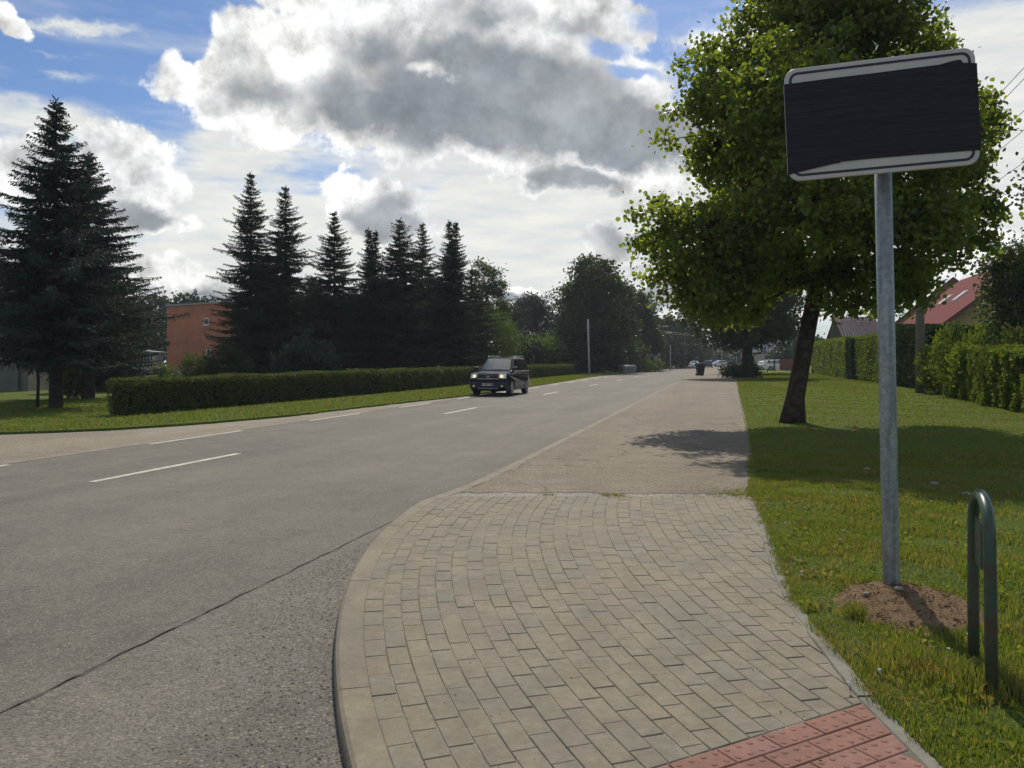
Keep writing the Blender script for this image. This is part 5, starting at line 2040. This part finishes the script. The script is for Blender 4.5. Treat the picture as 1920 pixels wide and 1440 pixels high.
# soil mound
V, Fs = [], []
N = 60
for j in range(N + 1):
    for i in range(N + 1):
        x_ = MX + (i / N - .5) * 1.7
        y_ = MY + (j / N - .5) * 2.0
        h = float(mound_h(x_, y_))
        q = ((x_ - MX) / .33) ** 2 + ((y_ - MY) / .42) ** 2
        rg = .018 * math.sin(x_ * 31 + y_ * 17) * math.sin(y_ * 29 - x_ * 11) + RNG.uniform(-.006, .006)
        V.append((x_, y_, h + rg * min(1, h * 14) + float(lawn_h(x_, y_)) - .022 + (.012 if q < 1.2 else 0)))
for j in range(N):
    for i in range(N):
        a_ = j * (N + 1) + i
        Fs.append((a_, a_ + 1, a_ + N + 2, a_ + N + 1))
tag(big_mesh('soil_mound', V, Fs, M_soil, smooth=True), kind='structure')
pts, szs = [], []
for k_ in range(1300):
    a_ = RNG.uniform(0, 6.28)
    r = RNG.random() ** .6
    x_, y_ = MX + math.cos(a_) * r * .37, MY + math.sin(a_) * r * .48
    pts.append((x_, y_, float(mound_h(x_, y_) + lawn_h(x_, y_)) - .004))
    szs.append(min(.02, RNG.lognormal(-5.2, .5)))
pebbles('soil_crumbs', pts, szs, M_soil, label='reddish soil crumbs on the mound round the sign post')
for (u, v, s_, lab) in [(1624, 1126, .022, 'pale stone on the left side of the soil mound'), (1686, 1131, .03, 'flat pale stone in the middle of the soil mound'), (1626, 1157, .012, 'tiny pale stone low on the soil mound'),
                        (1626, 883, .05, 'round pale stone in the tree shadow on the lawn'), (1684, 893, .035, 'small stone in the tree shadow just right of the sign post'), (1752, 904, .05, 'stone in the tree shadow right of the sign post'), (1812, 922, .06, 'grey flat stone in the grass above the green rail')]:
    p_ = gp(u, v, .03)
    zz = float(mound_h(p_[0], p_[1]) + lawn_h(p_[0], p_[1]))
    mb = MB()
    V = []
    n = 7
    for (r, h) in ((.9, 0), (1.0, .35), (.6, .75)):
        for q in range(n):
            a_ = 2 * PI * q / n + .3 * h
            w = RNG.uniform(.85, 1.15)
            V.append((s_ * r * w * math.cos(a_), s_ * .7 * r * w * math.sin(a_), s_ * h * .7))
    Fs = [(k_ * n + q, k_ * n + (q + 1) % n, (k_ + 1) * n + (q + 1) % n, (k_ + 1) * n + q) for k_ in range(2) for q in range(n)] + [tuple(range(2 * n, 3 * n))]
    mb.add(V, Fs, True)
    tag(mb.build('stone', M_stone, loc=(p_[0], p_[1], zz - .002)), lab, 'stone', 'stones in the right lawn')

# ================================================================== GREEN RAIL
ra, rb_ = gp(1827, 1245), gp(1858, 1312)
rail = thing('bike_rail', 'green and rusty inverted U rail standing in the grass at the lower right', 'rail', (ra[0], ra[1], 0))
bx, by = rb_[0] - ra[0], rb_[1] - ra[1]
L = math.hypot(bx, by)
Hh = .87
pts_ = [(0, 0, -.1), (-.006, .0, .3), (-.006, 0, Hh - .16)]
for k_ in range(1, 12):
    th = PI * k_ / 12
    f = .5 - .5 * math.cos(th)
    pts_.append((bx * f - .006, by * f, Hh - .16 + .16 * math.sin(th)))
pts_ += [(bx - .006, by, Hh - .16), (bx, by, .3), (bx + .006, by, -.1)]
mb = MB()
mb.tube(pts_, .026, 18)
mb.build('bent_tube', M_rail, rail)
ang = math.atan2(by, bx)
mb = MB()
mb.box(.02, L * .5, -.006, .006, .52, .74, Matrix.Rotation(ang, 4, 'Z'))
mb.build('plate', M_rail, rail)

# ================================================================== GRASS


def blades(name, x_, y_, z_, h, w, mat, lean=.45, parent=None):
    n = len(x_)
    a_ = RNG.uniform(0, 6.28, n)
    la = RNG.uniform(0, 6.28, n)
    ln = np.abs(RNG.normal(0, lean, n)) * h
    dx, dy = np.cos(a_) * w, np.sin(a_) * w
    P0 = np.stack([x_ - dx, y_ - dy, z_ - .01], 1)
    P1 = np.stack([x_ + dx, y_ + dy, z_ - .01], 1)
    mx, my = np.cos(la) * ln * .35, np.sin(la) * ln * .35
    P2 = np.stack([x_ + mx + dx * .7, y_ + my + dy * .7, z_ + h * .6], 1)
    P3 = np.stack([x_ + mx - dx * .7, y_ + my - dy * .7, z_ + h * .6], 1)
    P4 = np.stack([x_ + np.cos(la) * ln, y_ + np.sin(la) * ln, z_ + h * (1 - .25 * np.minimum(1, ln / np.maximum(h, 1e-4)))], 1)
    V = np.stack([P0, P1, P2, P3, P4], 1).reshape(-1, 3)
    b_ = 5 * np.arange(n)[:, None]
    F4 = b_ + np.array([[0, 1, 2, 3]])
    # tips as degenerate-free triangles in a second face array: store as tris only
    T = np.concatenate([b_ + np.array([[0, 1, 2]]), b_ + np.array([[0, 2, 3]]), b_ + np.array([[3, 2, 4]])])
    return big_mesh(name, V, T, mat, parent)


def vnoise(x_, y_, s_, seed=0):
    r_ = np.random.default_rng(seed)
    v = 0
    for k_ in range(5):
        ax, ay, p_ = r_.normal(0, s_), r_.normal(0, s_), r_.uniform(0, 6.28)
        v = v + np.sin(ax * x_ + ay * y_ + p_)
    return v / 5


# near right
N = 175000
u_ = RNG.random(N)
Dn = 2.2 + (12.5 - 2.2) * u_ ** 1.25
xo = np.abs(RNG.exponential(1.9, N)) + .0
X_ = lawn_x(Dn) + xo - .015
ok = (X_ < Dn * .70 + .4)
X_, Dn, xo = X_[ok], Dn[ok], xo[ok]
mq = ((X_ - MX) / .33) ** 2 + ((Dn - MY) / .42) ** 2
mn = vnoise(X_, Dn, 9, 3)
ok = (mq > 1.15 + .5 * mn) | (RNG.random(len(X_)) < .015)
bare = vnoise(X_, Dn, 3.2, 8)
edge_d = (xo < .28) & (RNG.random(len(X_)) < .45) & (vnoise(X_, Dn, 5, 31) > -.15)
ok &= ~((bare > .22) & (RNG.random(len(X_)) < .75)) & ~edge_d
X_, Dn, xo = X_[ok], Dn[ok], xo[ok]
tuft = vnoise(X_, Dn, 6, 5)
hh = (.020 + .028 * np.clip(tuft + .35, 0, 1.2)) * RNG.uniform(.5, 1.5, len(X_)) * np.clip(.55 + xo * 1.2, .5, 1.0)
near_rail = np.exp(-(((X_ - 2.25) / .45) ** 2 + ((Dn - 3.75) / .5) ** 2))
hh *= 1 + 1.1 * near_rail
ww = .0016 + .0016 * RNG.random(len(X_)) + .00022 * Dn
tag(blades('grass', X_, Dn, lawn_h(X_, Dn), hh, ww, M_grass), 'unmown green grass of the right lawn near the pavers', kind='stuff')
N = 9000
Dn = 2.4 + 9.5 * RNG.random(N)
xo = RNG.normal(0, .035, N) - .005
cl_ = vnoise(0 * Dn, Dn, 14, 21)
ok = xo > -.05 - .07 * cl_
ok &= (cl_ > -.25)
Dn, xo = Dn[ok], xo[ok]
X_ = lawn_x(Dn) + xo
tag(blades('edge_grass', X_, Dn, np.zeros(len(X_)), RNG.uniform(.012, .05, len(X_)), np.full(len(X_), .0022), M_grass, lean=1.1), 'grass creeping over the concrete edging and the sidewalk rim', kind='stuff')
# weeds in the crumbling joint between pavers and sidewalk and in some paver joints
n_ = 2600
wx = np.concatenate([RNG.uniform(-.6, 2.7, n_), 2.75 - RNG.exponential(.22, 900)])
wy = np.concatenate([8.78 + RNG.normal(0, .06, n_), 8.9 + RNG.normal(0, .22, 900)])
ok = np.concatenate([vnoise(wx[:n_], wy[:n_], 7, 44) > .28, np.ones(900, bool)])
wx, wy = wx[ok], wy[ok]
tag(blades('joint_weeds', wx, wy, np.zeros(len(wx)), RNG.uniform(.008, .03, len(wx)), np.full(len(wx), .003), M_grass, lean=.9), 'small weeds in the crumbling joint between pavers and sidewalk', kind='stuff')
# farther right lawn, coarser
N = 110000
Dn = 11 + (95 - 11) * RNG.random(N) ** 1.9
X_ = lawn_x(Dn) + RNG.random(N) * (10.5 - .0)
ok = X_ < Dn * .68 + .3
X_, Dn = X_[ok], Dn[ok]
tag(blades('grass', X_, Dn, lawn_h(X_, Dn), .022 * RNG.uniform(.5, 1.4, len(X_)) + .0004 * Dn, .004 + .0004 * Dn, M_grass_far), 'short mown grass of the right lawn beyond the tree', kind='stuff')
# left lawn
N = 80000
s_ = 12 + 70 * RNG.random(N) ** 1.7
t_ = -10.4 - RNG.random(N) ** 1.3 * 14
X_ = s_ * SA + t_ * CA
Dn = s_ * CA - t_ * SA
ex_ = np.array([p_[0] for p_ in left_edge])
ey_ = np.array([p_[1] for p_ in left_edge])
est = np.array([to_st(a_, b_) for a_, b_ in zip(ex_, ey_)])
o_ = np.argsort(est[:, 0])
lim = np.interp(s_, est[o_, 0], est[o_, 1])
ok = (t_ < lim + .12 * RNG.normal(size=N)) & (Dn > 16.6)
tag(blades('grass', X_[ok], Dn[ok], np.zeros(ok.sum()), .045 * RNG.uniform(.5, 1.6, ok.sum()), .006 + .0004 * Dn[ok], M_grass_far), 'green grass of the left verge and lawn', kind='stuff')

# grass clumps with broad leaves (weeds) near the post and rail
wp_ = []
for k_ in range(150):
    D_ = RNG.uniform(2.8, 8.5)
    x_ = float(lawn_x(D_)) + RNG.uniform(.05, 2.4)
    if ((x_ - MX) / .33) ** 2 + ((D_ - MY) / .42) ** 2 < 1.3:
        continue
    m = RNG.integers(8, 22)
    c = np.array([x_, D_, float(lawn_h(x_, D_)) + .012])
    wp_.append(c + RNG.normal(0, .05, (m, 3)) * np.array([1, 1, .25]))
wp_ = np.concatenate(wp_)
tag(leaves_mesh('weeds', wp_, RNG.uniform(.018, .045, len(wp_)), M_grass, narrow=.8, droop=-.5), 'broad-leaved weeds in the right lawn', kind='stuff')
# tuft growing on the mound
p_ = gp(1603, 1142, .05)
cx = RNG.normal(0, .035, 260)
cy = RNG.normal(0, .035, 260)
tag(blades('grass_tuft', p_[0] + cx, p_[1] + cy, np.full(260, float(mound_h(p_[0], p_[1]) + lawn_h(*p_[:2]))), RNG.uniform(.04, .10, 260), np.full(260, .0018), M_grass, lean=.5), 'small green grass tuft growing from the left of the soil mound', 'grass tuft')
# moss and grass creeping onto the paver edge
# bindweed flowers
for (u, v, lab) in [(1650, 1254, 'white flower in the grass left of the rail, lowest left'), (1817, 1191, 'white flower just left of the green rail, upper'), (1833, 1243, 'white flower at the foot of the green rail'), (1574, 1013, 'white flower in the grass above the soil mound'),
                    (1592, 1277, 'white flower on the concrete edging'), (1780, 1217, 'white flower half hidden in the grass left of the rail')]:
    q = gp(u, v, .05)
    f = thing('flower', lab, 'flower', (q[0], q[1], 0), RNG.uniform(0, 6), 'white bindweed flowers')
    mb = MB()
    n = 10
    h_ = .035 + float(lawn_h(q[0], q[1]))
    V = [(.002 * math.cos(2 * PI * k_ / n), .002 * math.sin(2 * PI * k_ / n), h_ - .012) for k_ in range(n)] + [(.010 * math.cos(2 * PI * k_ / n), .010 * math.sin(2 * PI * k_ / n) - .004, h_ + .006 + .003 * (k_ % 2)) for k_ in range(n)]
    mb.add(V, [(k_, (k_ + 1) % n, n + (k_ + 1) % n, n + k_) for k_ in range(n)], True)
    mb.build('petals', M_petal, f)
    mb = MB()
    mb.tube([(0.01, 0.005, 0), (0, 0, h_ - .012)], .0015, 5)
    mb.build('flower_stem', M_grass, f)

# ================================================================== CARS


def side_prism(mb, outline, w, inset, plan=None):
    """outline (x,z) closed polygon; extruded across y from -w to w with rounded shoulders"""
    n = len(outline)
    lay = [(-w, 0.0), (-w + inset * .25, .0), (w - inset * .25, 0.0), (w, .0)]
    zs_ = [p_[1] for p_ in outline]
    cz = (min(zs_) + max(zs_)) / 2
    cxm = sum(p_[0] for p_ in outline) / n
    V = []
    ysc = (-w, -w + inset, w - inset, w)
    for li, y_ in enumerate(ysc):
        for (x_, z_) in outline:
            if li in (0, 3):
                k_ = .975
                xx, zz = cxm + (x_ - cxm) * k_, cz + (z_ - cz) * .95 if z_ > cz else z_
            else:
                xx, zz = x_, z_
            pw = plan(x_) if plan else 1.0
            V.append((xx, y_ * pw, zz))
    Fs = []
    for l_ in range(3):
        for i in range(n):
            j = (i + 1) % n
            Fs.append((l_ * n + i, l_ * n + j, (l_ + 1) * n + j, (l_ + 1) * n + i))
    Fs.append(tuple(range(n))[::-1])
    Fs.append(tuple(3 * n + i for i in range(n)))
    mb.add(V, Fs)


def quad(mb, pts_, th=.006):
    """thin plate from four points, offset along its normal"""
    p_ = [Vector(q) for q in pts_]
    nrm = (p_[1] - p_[0]).cross(p_[2] - p_[0]).normalized()
    V = [tuple(q) for q in p_] + [tuple(q + nrm * th) for q in p_]
    mb.add(V, [(3, 2, 1, 0), (4, 5, 6, 7), (0, 1, 5, 4), (1, 2, 6, 5), (2, 3, 7, 6), (3, 0, 4, 7)])


def car(label, loc, rz, L=4.45, W=1.77, H=1.67, kind='suv', paint=None, detail=True, lit=False, name='car', group=None, cat='car'):
    """front at local +x end (x=L/2), wheels on z=0"""
    root = thing(name, label, cat, loc, rz, group)
    w = W / 2
    r = .35 if kind == 'suv' else .32
    xf, xr = L / 2 - .83, -L / 2 + .90
    gc = .24
    belt = H * .635
    hood = belt - .05
    fx, rx_ = L / 2, -L / 2

    def arch(xc):
        return [(xc + (r + .06) * math.cos(th), max(gc, r + (r + .06) * math.sin(th))) for th in np.linspace(PI * 1.0, 0, 9)]
    out = [(rx_ + .05, gc + .12), (rx_ + .15, gc)]
    out += [(xr - r - .08, gc)] + arch(xr) + [(xr + r + .08, gc)]
    out += [(xf - r - .08, gc)] + arch(xf) + [(xf + r + .08, gc)]
    out += [(fx - .12, gc), (fx - .02, gc + .12), (fx, .52), (fx - .04, .62), (fx - .07, hood - .14), (fx - .2, hood - .04), (fx - .55, hood + .02), (fx - 1.15, belt + .04)]
    if kind == 'sedan':
        out += [(rx_ + .75, belt + .02), (rx_ + .15, belt - .02), (rx_ + .02, belt - .1)]
    else:
        out += [(rx_ + .12, belt + .02), (rx_ + .02, belt - .06)]
    out += [(rx_, .6)]
    plan = lambda x_: 1 - .10 * max(0, (abs(x_) - L * .32) / (L * .18)) ** 2
    mb = MB()
    side_prism(mb, out, w, .09, plan)
    bo_ = mb.build('body', paint, root, .05)
    bo_.modifiers[0].segments = 3
    # cabin
    A0, A1 = fx - 1.08, fx - 2.0          # windscreen base / top
    if kind == 'sedan':
        B0, B1 = rx_ + .62, rx_ + 1.25
    else:
        B0, B1 = rx_ + .10, rx_ + .42
    wb, wt_ = w - .07, w - .27
    z0_, z1_ = belt - .0, H - .02
    mb = MB()
    V = [(A0, -wb, z0_), (B0, -wb, z0_), (B0, wb, z0_), (A0, wb, z0_), (A1, -wt_, z1_), (B1, -wt_, z1_), (B1, wt_, z1_), (A1, wt_, z1_)]
    mid = (A1 + B1) / 2
    V += [(mid, -wt_ - .01, z1_ + .05), (mid, wt_ + .01, z1_ + .05)]
    Fs = [(0, 1, 5, 8, 4), (3, 7, 9, 6, 2), (0, 4, 7, 3), (1, 2, 6, 5), (4, 8, 9, 7), (8, 5, 6, 9), (0, 3, 2, 1)]
    mb.add(V, Fs)
    bo_ = mb.build('cabin', paint, root, .07)
    bo_.modifiers[0].segments = 3
    lerp = lambda a_, b_, f: tuple(a_[i] + (b_[i] - a_[i]) * f for i in range(3))

    def pane_on(a_, b_, c_, d_, u0, u1, v0, v1, name_, mat, flip=False):
        """a,b bottom corners; d,c top corners"""
        P_ = lambda u, v: lerp(lerp(a_, b_, u), lerp(d_, c_, u), v)
        q = [P_(u0, v0), P_(u1, v0), P_(u1, v1), P_(u0, v1)]
        if flip:
            q = q[::-1]
        mb = MB()
        quad(mb, q, .012)
        return mb.build(name_, mat, root)
    pane_on((A0, wb, z0_), (A0, -wb, z0_), (A1, -wt_, z1_), (A1, wt_, z1_), .07, .93, .10, .92, 'windscreen', M_carglass, True)
    pane_on((B0, -wb, z0_), (B0, wb, z0_), (B1, wt_, z1_), (B1, -wt_, z1_), .09, .91, .15, .9, 'rear_window', M_cglass_d, True)
    for sg_ in (1, -1):
        a_, b_, c_, d_ = (A0, sg_ * wb, z0_), (B0, sg_ * wb, z0_), (B1, sg_ * wt_, z1_), (A1, sg_ * wt_, z1_)
        cuts = [(.15, .43), (.455, .72), (.745, .93)] if kind != 'sedan' else [(.16, .5), (.53, .86)]
        for (u0, u1) in cuts:
            pane_on(a_, b_, c_, d_, u0, u1, .1, .87, 'side_window', M_cglass_d, sg_ < 0)
    if kind == 'suv':
        for sg_ in (1, -1):
            mb = MB()
            mb.tube([(A1 - .1, sg_ * (wt_ - .03), z1_ + .03), (A1 - .2, sg_ * (wt_ - .03), z1_ + .075), (B1 + .1, sg_ * (wt_ - .03), z1_ + .075), (B1, sg_ * (wt_ - .03), z1_ + .03)], .02, 6)
            mb.build('roof_rail', M_chrome if detail else M_trim, root)
    # wheels
    for x_ in (xf, xr):
        for sg_ in (1, -1):
            mb = MB()
            y0_, y1_ = sg_ * (w - .22), sg_ * (w - .01)
            mb.tube([(x_, y0_, r), (x_, y0_ + sg_ * .03, r), (x_, y1_ - sg_ * .03, r), (x_, y1_, r)], [r * .93, r, r, r * .93], 24)
            wh = mb.build('wheel', M_rubber, root)
            mb = MB()
            mb.tube([(x_, y1_ - sg_ * .02, r), (x_, y1_ + sg_ * .004, r)], r * .28, 12)
            for k_ in range(5):
                a_ = 2 * PI * k_ / 5 + .3
                Mx = Matrix.Translation((x_, y1_, r)) @ Matrix.Rotation(a_, 4, 'Y')
                mb.box(0.03, r * .66, -.012, .008, -.035, .035, Mx)
            ringp = [(x_ + r * .66 * math.cos(t__), y1_, r + r * .66 * math.sin(t__)) for t__ in np.linspace(0, 2 * PI, 25)]
            mb.tube(ringp, .022, 6, False)
            mb.build('rim', M_alloy, wh)
    # lights
    for sg_ in (1, -1):
        mb = MB()
        y0_, y1_ = sg_ * (w * .55), sg_ * (w * .90)
        zl, zh = hood - .26, hood - .05
        q = [(fx + .01, y0_, zl + .03), (fx - .07, y1_, zl), (fx - .16, y1_, zh), (fx - .06, y0_, zh)]
        if sg_ < 0:
            q = q[::-1]
        quad(mb, q, .03)
        hl = mb.build('headlight', M_lampglass, root)
        if lit:
            mb = MB()
            mb.tube([(fx - .05, sg_ * w * .70, (zl + zh) / 2), (fx + .03, sg_ * w * .70, (zl + zh) / 2)], .058, 12)
            mb.build('bulb', M_headl, hl)
        mb = MB()
        q = [(rx_ + .0, sg_ * w * .93, belt - .28), (rx_ + .0, sg_ * w * .72, belt - .28), (rx_ + .03, sg_ * w * .72, belt - .02), (rx_ + .03, sg_ * w * .93, belt - .02)]
        if sg_ < 0:
            q = q[::-1]
        quad(mb, q, .03)
        mb.build('tail_light', M_tail, root)
        mb = MB()
        xm = A0 - .12
        mb.box(xm - .05, xm + .07, sg_ * (w + .02) - .10, sg_ * (w + .02) + .10, belt + .03, belt + .20)
        mb.build('mirror', paint if not detail else M_trim, root, .03)
    # front: grille, bumper strip, plate
    mb = MB()
    mb.box(fx - .075, fx - .022, -w * .52, w * .52, hood - .25, hood - .10)
    mb.build('grille', M_trim, root)
    if detail:
        mb = MB()
        mb.box(fx - .05, fx + .012, -w * .55, w * .55, hood - .275, hood - .252)
        mb.build('grille_trim', M_chrome, root)
        mb = MB()
        mb.box(fx - .10, fx + .03, -w * .93, w * .93, .36, .62)
        mb.build('bumper', M_trim, root, .04)
        mb = MB()
        mb.box(fx - .05, fx + .04, -w * .5, w * .5, .33, .37)
        mb.build('skid_strip', M_metalgrey, root)
        # round badge with a bar
        mb = MB()
        zc = hood - .175
        mb.tube([(fx - .012, .055 * math.cos(t__), zc + .055 * math.sin(t__)) for t__ in np.linspace(0, 2 * PI, 17)], .008, 6, False)
        mb.box(fx - .02, fx - .006, -.075, .075, zc - .012, zc + .012)
        mb.build('badge', M_chrome, root)
        mb = MB()
        mb.box(fx + .031, fx + .042, -.26, .26, .46, .57)
        pl = mb.build('number_plate', M_white, root)
        cu = bpy.data.curves.new('plate_text', 'FONT')
        cu.body = 'HAS:740'
        cu.size = .115
        cu.align_x = 'CENTER'
        cu.align_y = 'CENTER'
        tmp = bpy.data.objects.new('tmp_text', cu)
        COL.objects.link(tmp)
        bpy.context.view_layer.update()
        tme = bpy.data.meshes.new_from_object(tmp.evaluated_get(bpy.context.evaluated_depsgraph_get()))
        bpy.data.objects.remove(tmp)
        tme.name = 'plate_text'
        tme.materials.clear()
        to = link('plate_text', tme, M_black)
        to.parent = pl
        to.location = (fx + .0435, .02, .515)
        to.rotation_euler = (PI / 2, 0, PI / 2)
        mb = MB()
        mb.box(fx + .0422, fx + .0432, .20, .255, .463, .567)
        mb.build('plate_band', simple('blue_band', (.02, .05, .3), .5), pl)
        for sg_ in (1, -1):
            mb = MB()
            mb.tube([(fx + .01, sg_ * w * .72, .45), (fx + .036, sg_ * w * .72, .45)], .05, 10)
            mb.build('fog_lamp', M_lampglass, root)
        # side strips, handles and wipers
        for sg_ in (1, -1):
            mb = MB()
            mb.box(xr + r + .12, xf - r - .12, sg_ * w - .012, sg_ * w + .014, .48, .56)
            mb.build('side_moulding', M_metalgrey, root)
            for xh in (.15, -.85):
                mb = MB()
                mb.box(xh - .09, xh + .09, sg_ * w - .03, sg_ * (w) + .0 + (.02 if sg_ > 0 else 0), belt - .14, belt - .11)
                mb.build('door_handle', M_trim, root)
        mb = MB()
        mb.tube([(A0 + .02, .3, belt + .07), (A0 - .12, -.25, belt + .17)], .012, 5)
        mb.build('wiper', M_trim, root)
        mb = MB()
        mb.box(-.5, .5, -.5, .5, .25, .40)
        mb.build('underbody', M_trim, root)
        # dark seats and steering side seen through the glass
        for sg_ in (1, -1):
            mb = MB()
            mb.box(A0 - 1.25, A0 - 1.1, sg_ * .38 - .22, sg_ * .38 + .22, .7, H - .35)
            mb.build('seat', M_trim, root, .05)
    return root


RZ_TOWARDS = math.atan2(-CA, -SA)     # +x of the car points to the camera along the road
RZ_AWAY = math.atan2(CA, SA)
cs = 32.9 + 2.22
car('dark SUV with lit headlights driving towards the camera in the far lane', rd(cs, -9.75, ROAD_Z), RZ_TOWARDS + .0, paint=M_dpaint, lit=True, H=1.70, name='suv')
g_ = 'distant cars on the road'
car('dark car driving away far down the road beside the bin', base_at(1328, 165), RZ_AWAY, L=4.2, H=1.5, kind='hatch', paint=M_bpaint, detail=False, group=g_)
car('pale car partly hidden behind the wheelie bin', (rd(160, -4.9)[0], rd(160, -4.9)[1], ROAD_Z), RZ_TOWARDS, L=4.3, H=1.5, kind='hatch', paint=M_wpaint, detail=False, group=g_)
car('white car farther right beyond the bin, facing the camera', base_at(1346, 190), RZ_TOWARDS - .9, L=4.4, H=1.5, kind='hatch', paint=M_wpaint, detail=False, group=g_)
car('dark car parked right of the far white car', base_at(1357, 195), RZ_TOWARDS - 1.3, L=4.4, H=1.45, kind='hatch', paint=M_bpaint, detail=False, group=g_)
car('white estate car parked beside the red-brown fence', (base_at(1449, 118)[0] + 1.0, 118, 0), -.12, L=4.7, W=1.78, H=1.62, kind='hatch', paint=M_wpaint, detail=False, name='parked_car')
car('white saloon car parked left of the estate car, facing the road', (base_at(1430, 122)[0], 122, 0), RZ_TOWARDS - .7, L=4.4, H=1.42, kind='sedan', paint=M_wpaint, detail=False, name='parked_car')

hm, ht, ho = newmat('haze_air')
pv = ht.node('ShaderNodeVolumePrincipled', {'Color': (0.80, 0.88, 1.0, 1), 'Density': HAZE})
ht.l.new(pv.outputs[0], ho.inputs['Volume'])
mb = MB()
mb.box(-420, 420, -60, 660, -1.3, 16.0)
tag(mb.build('haze', hm), kind='stuff')
scn.cycles.volume_bounces = 1
scn.render.film_transparent = False
scn.cycles.max_bounces = 5
scn.cycles.diffuse_bounces = 3
scn.cycles.glossy_bounces = 2
scn.cycles.transmission_bounces = 3
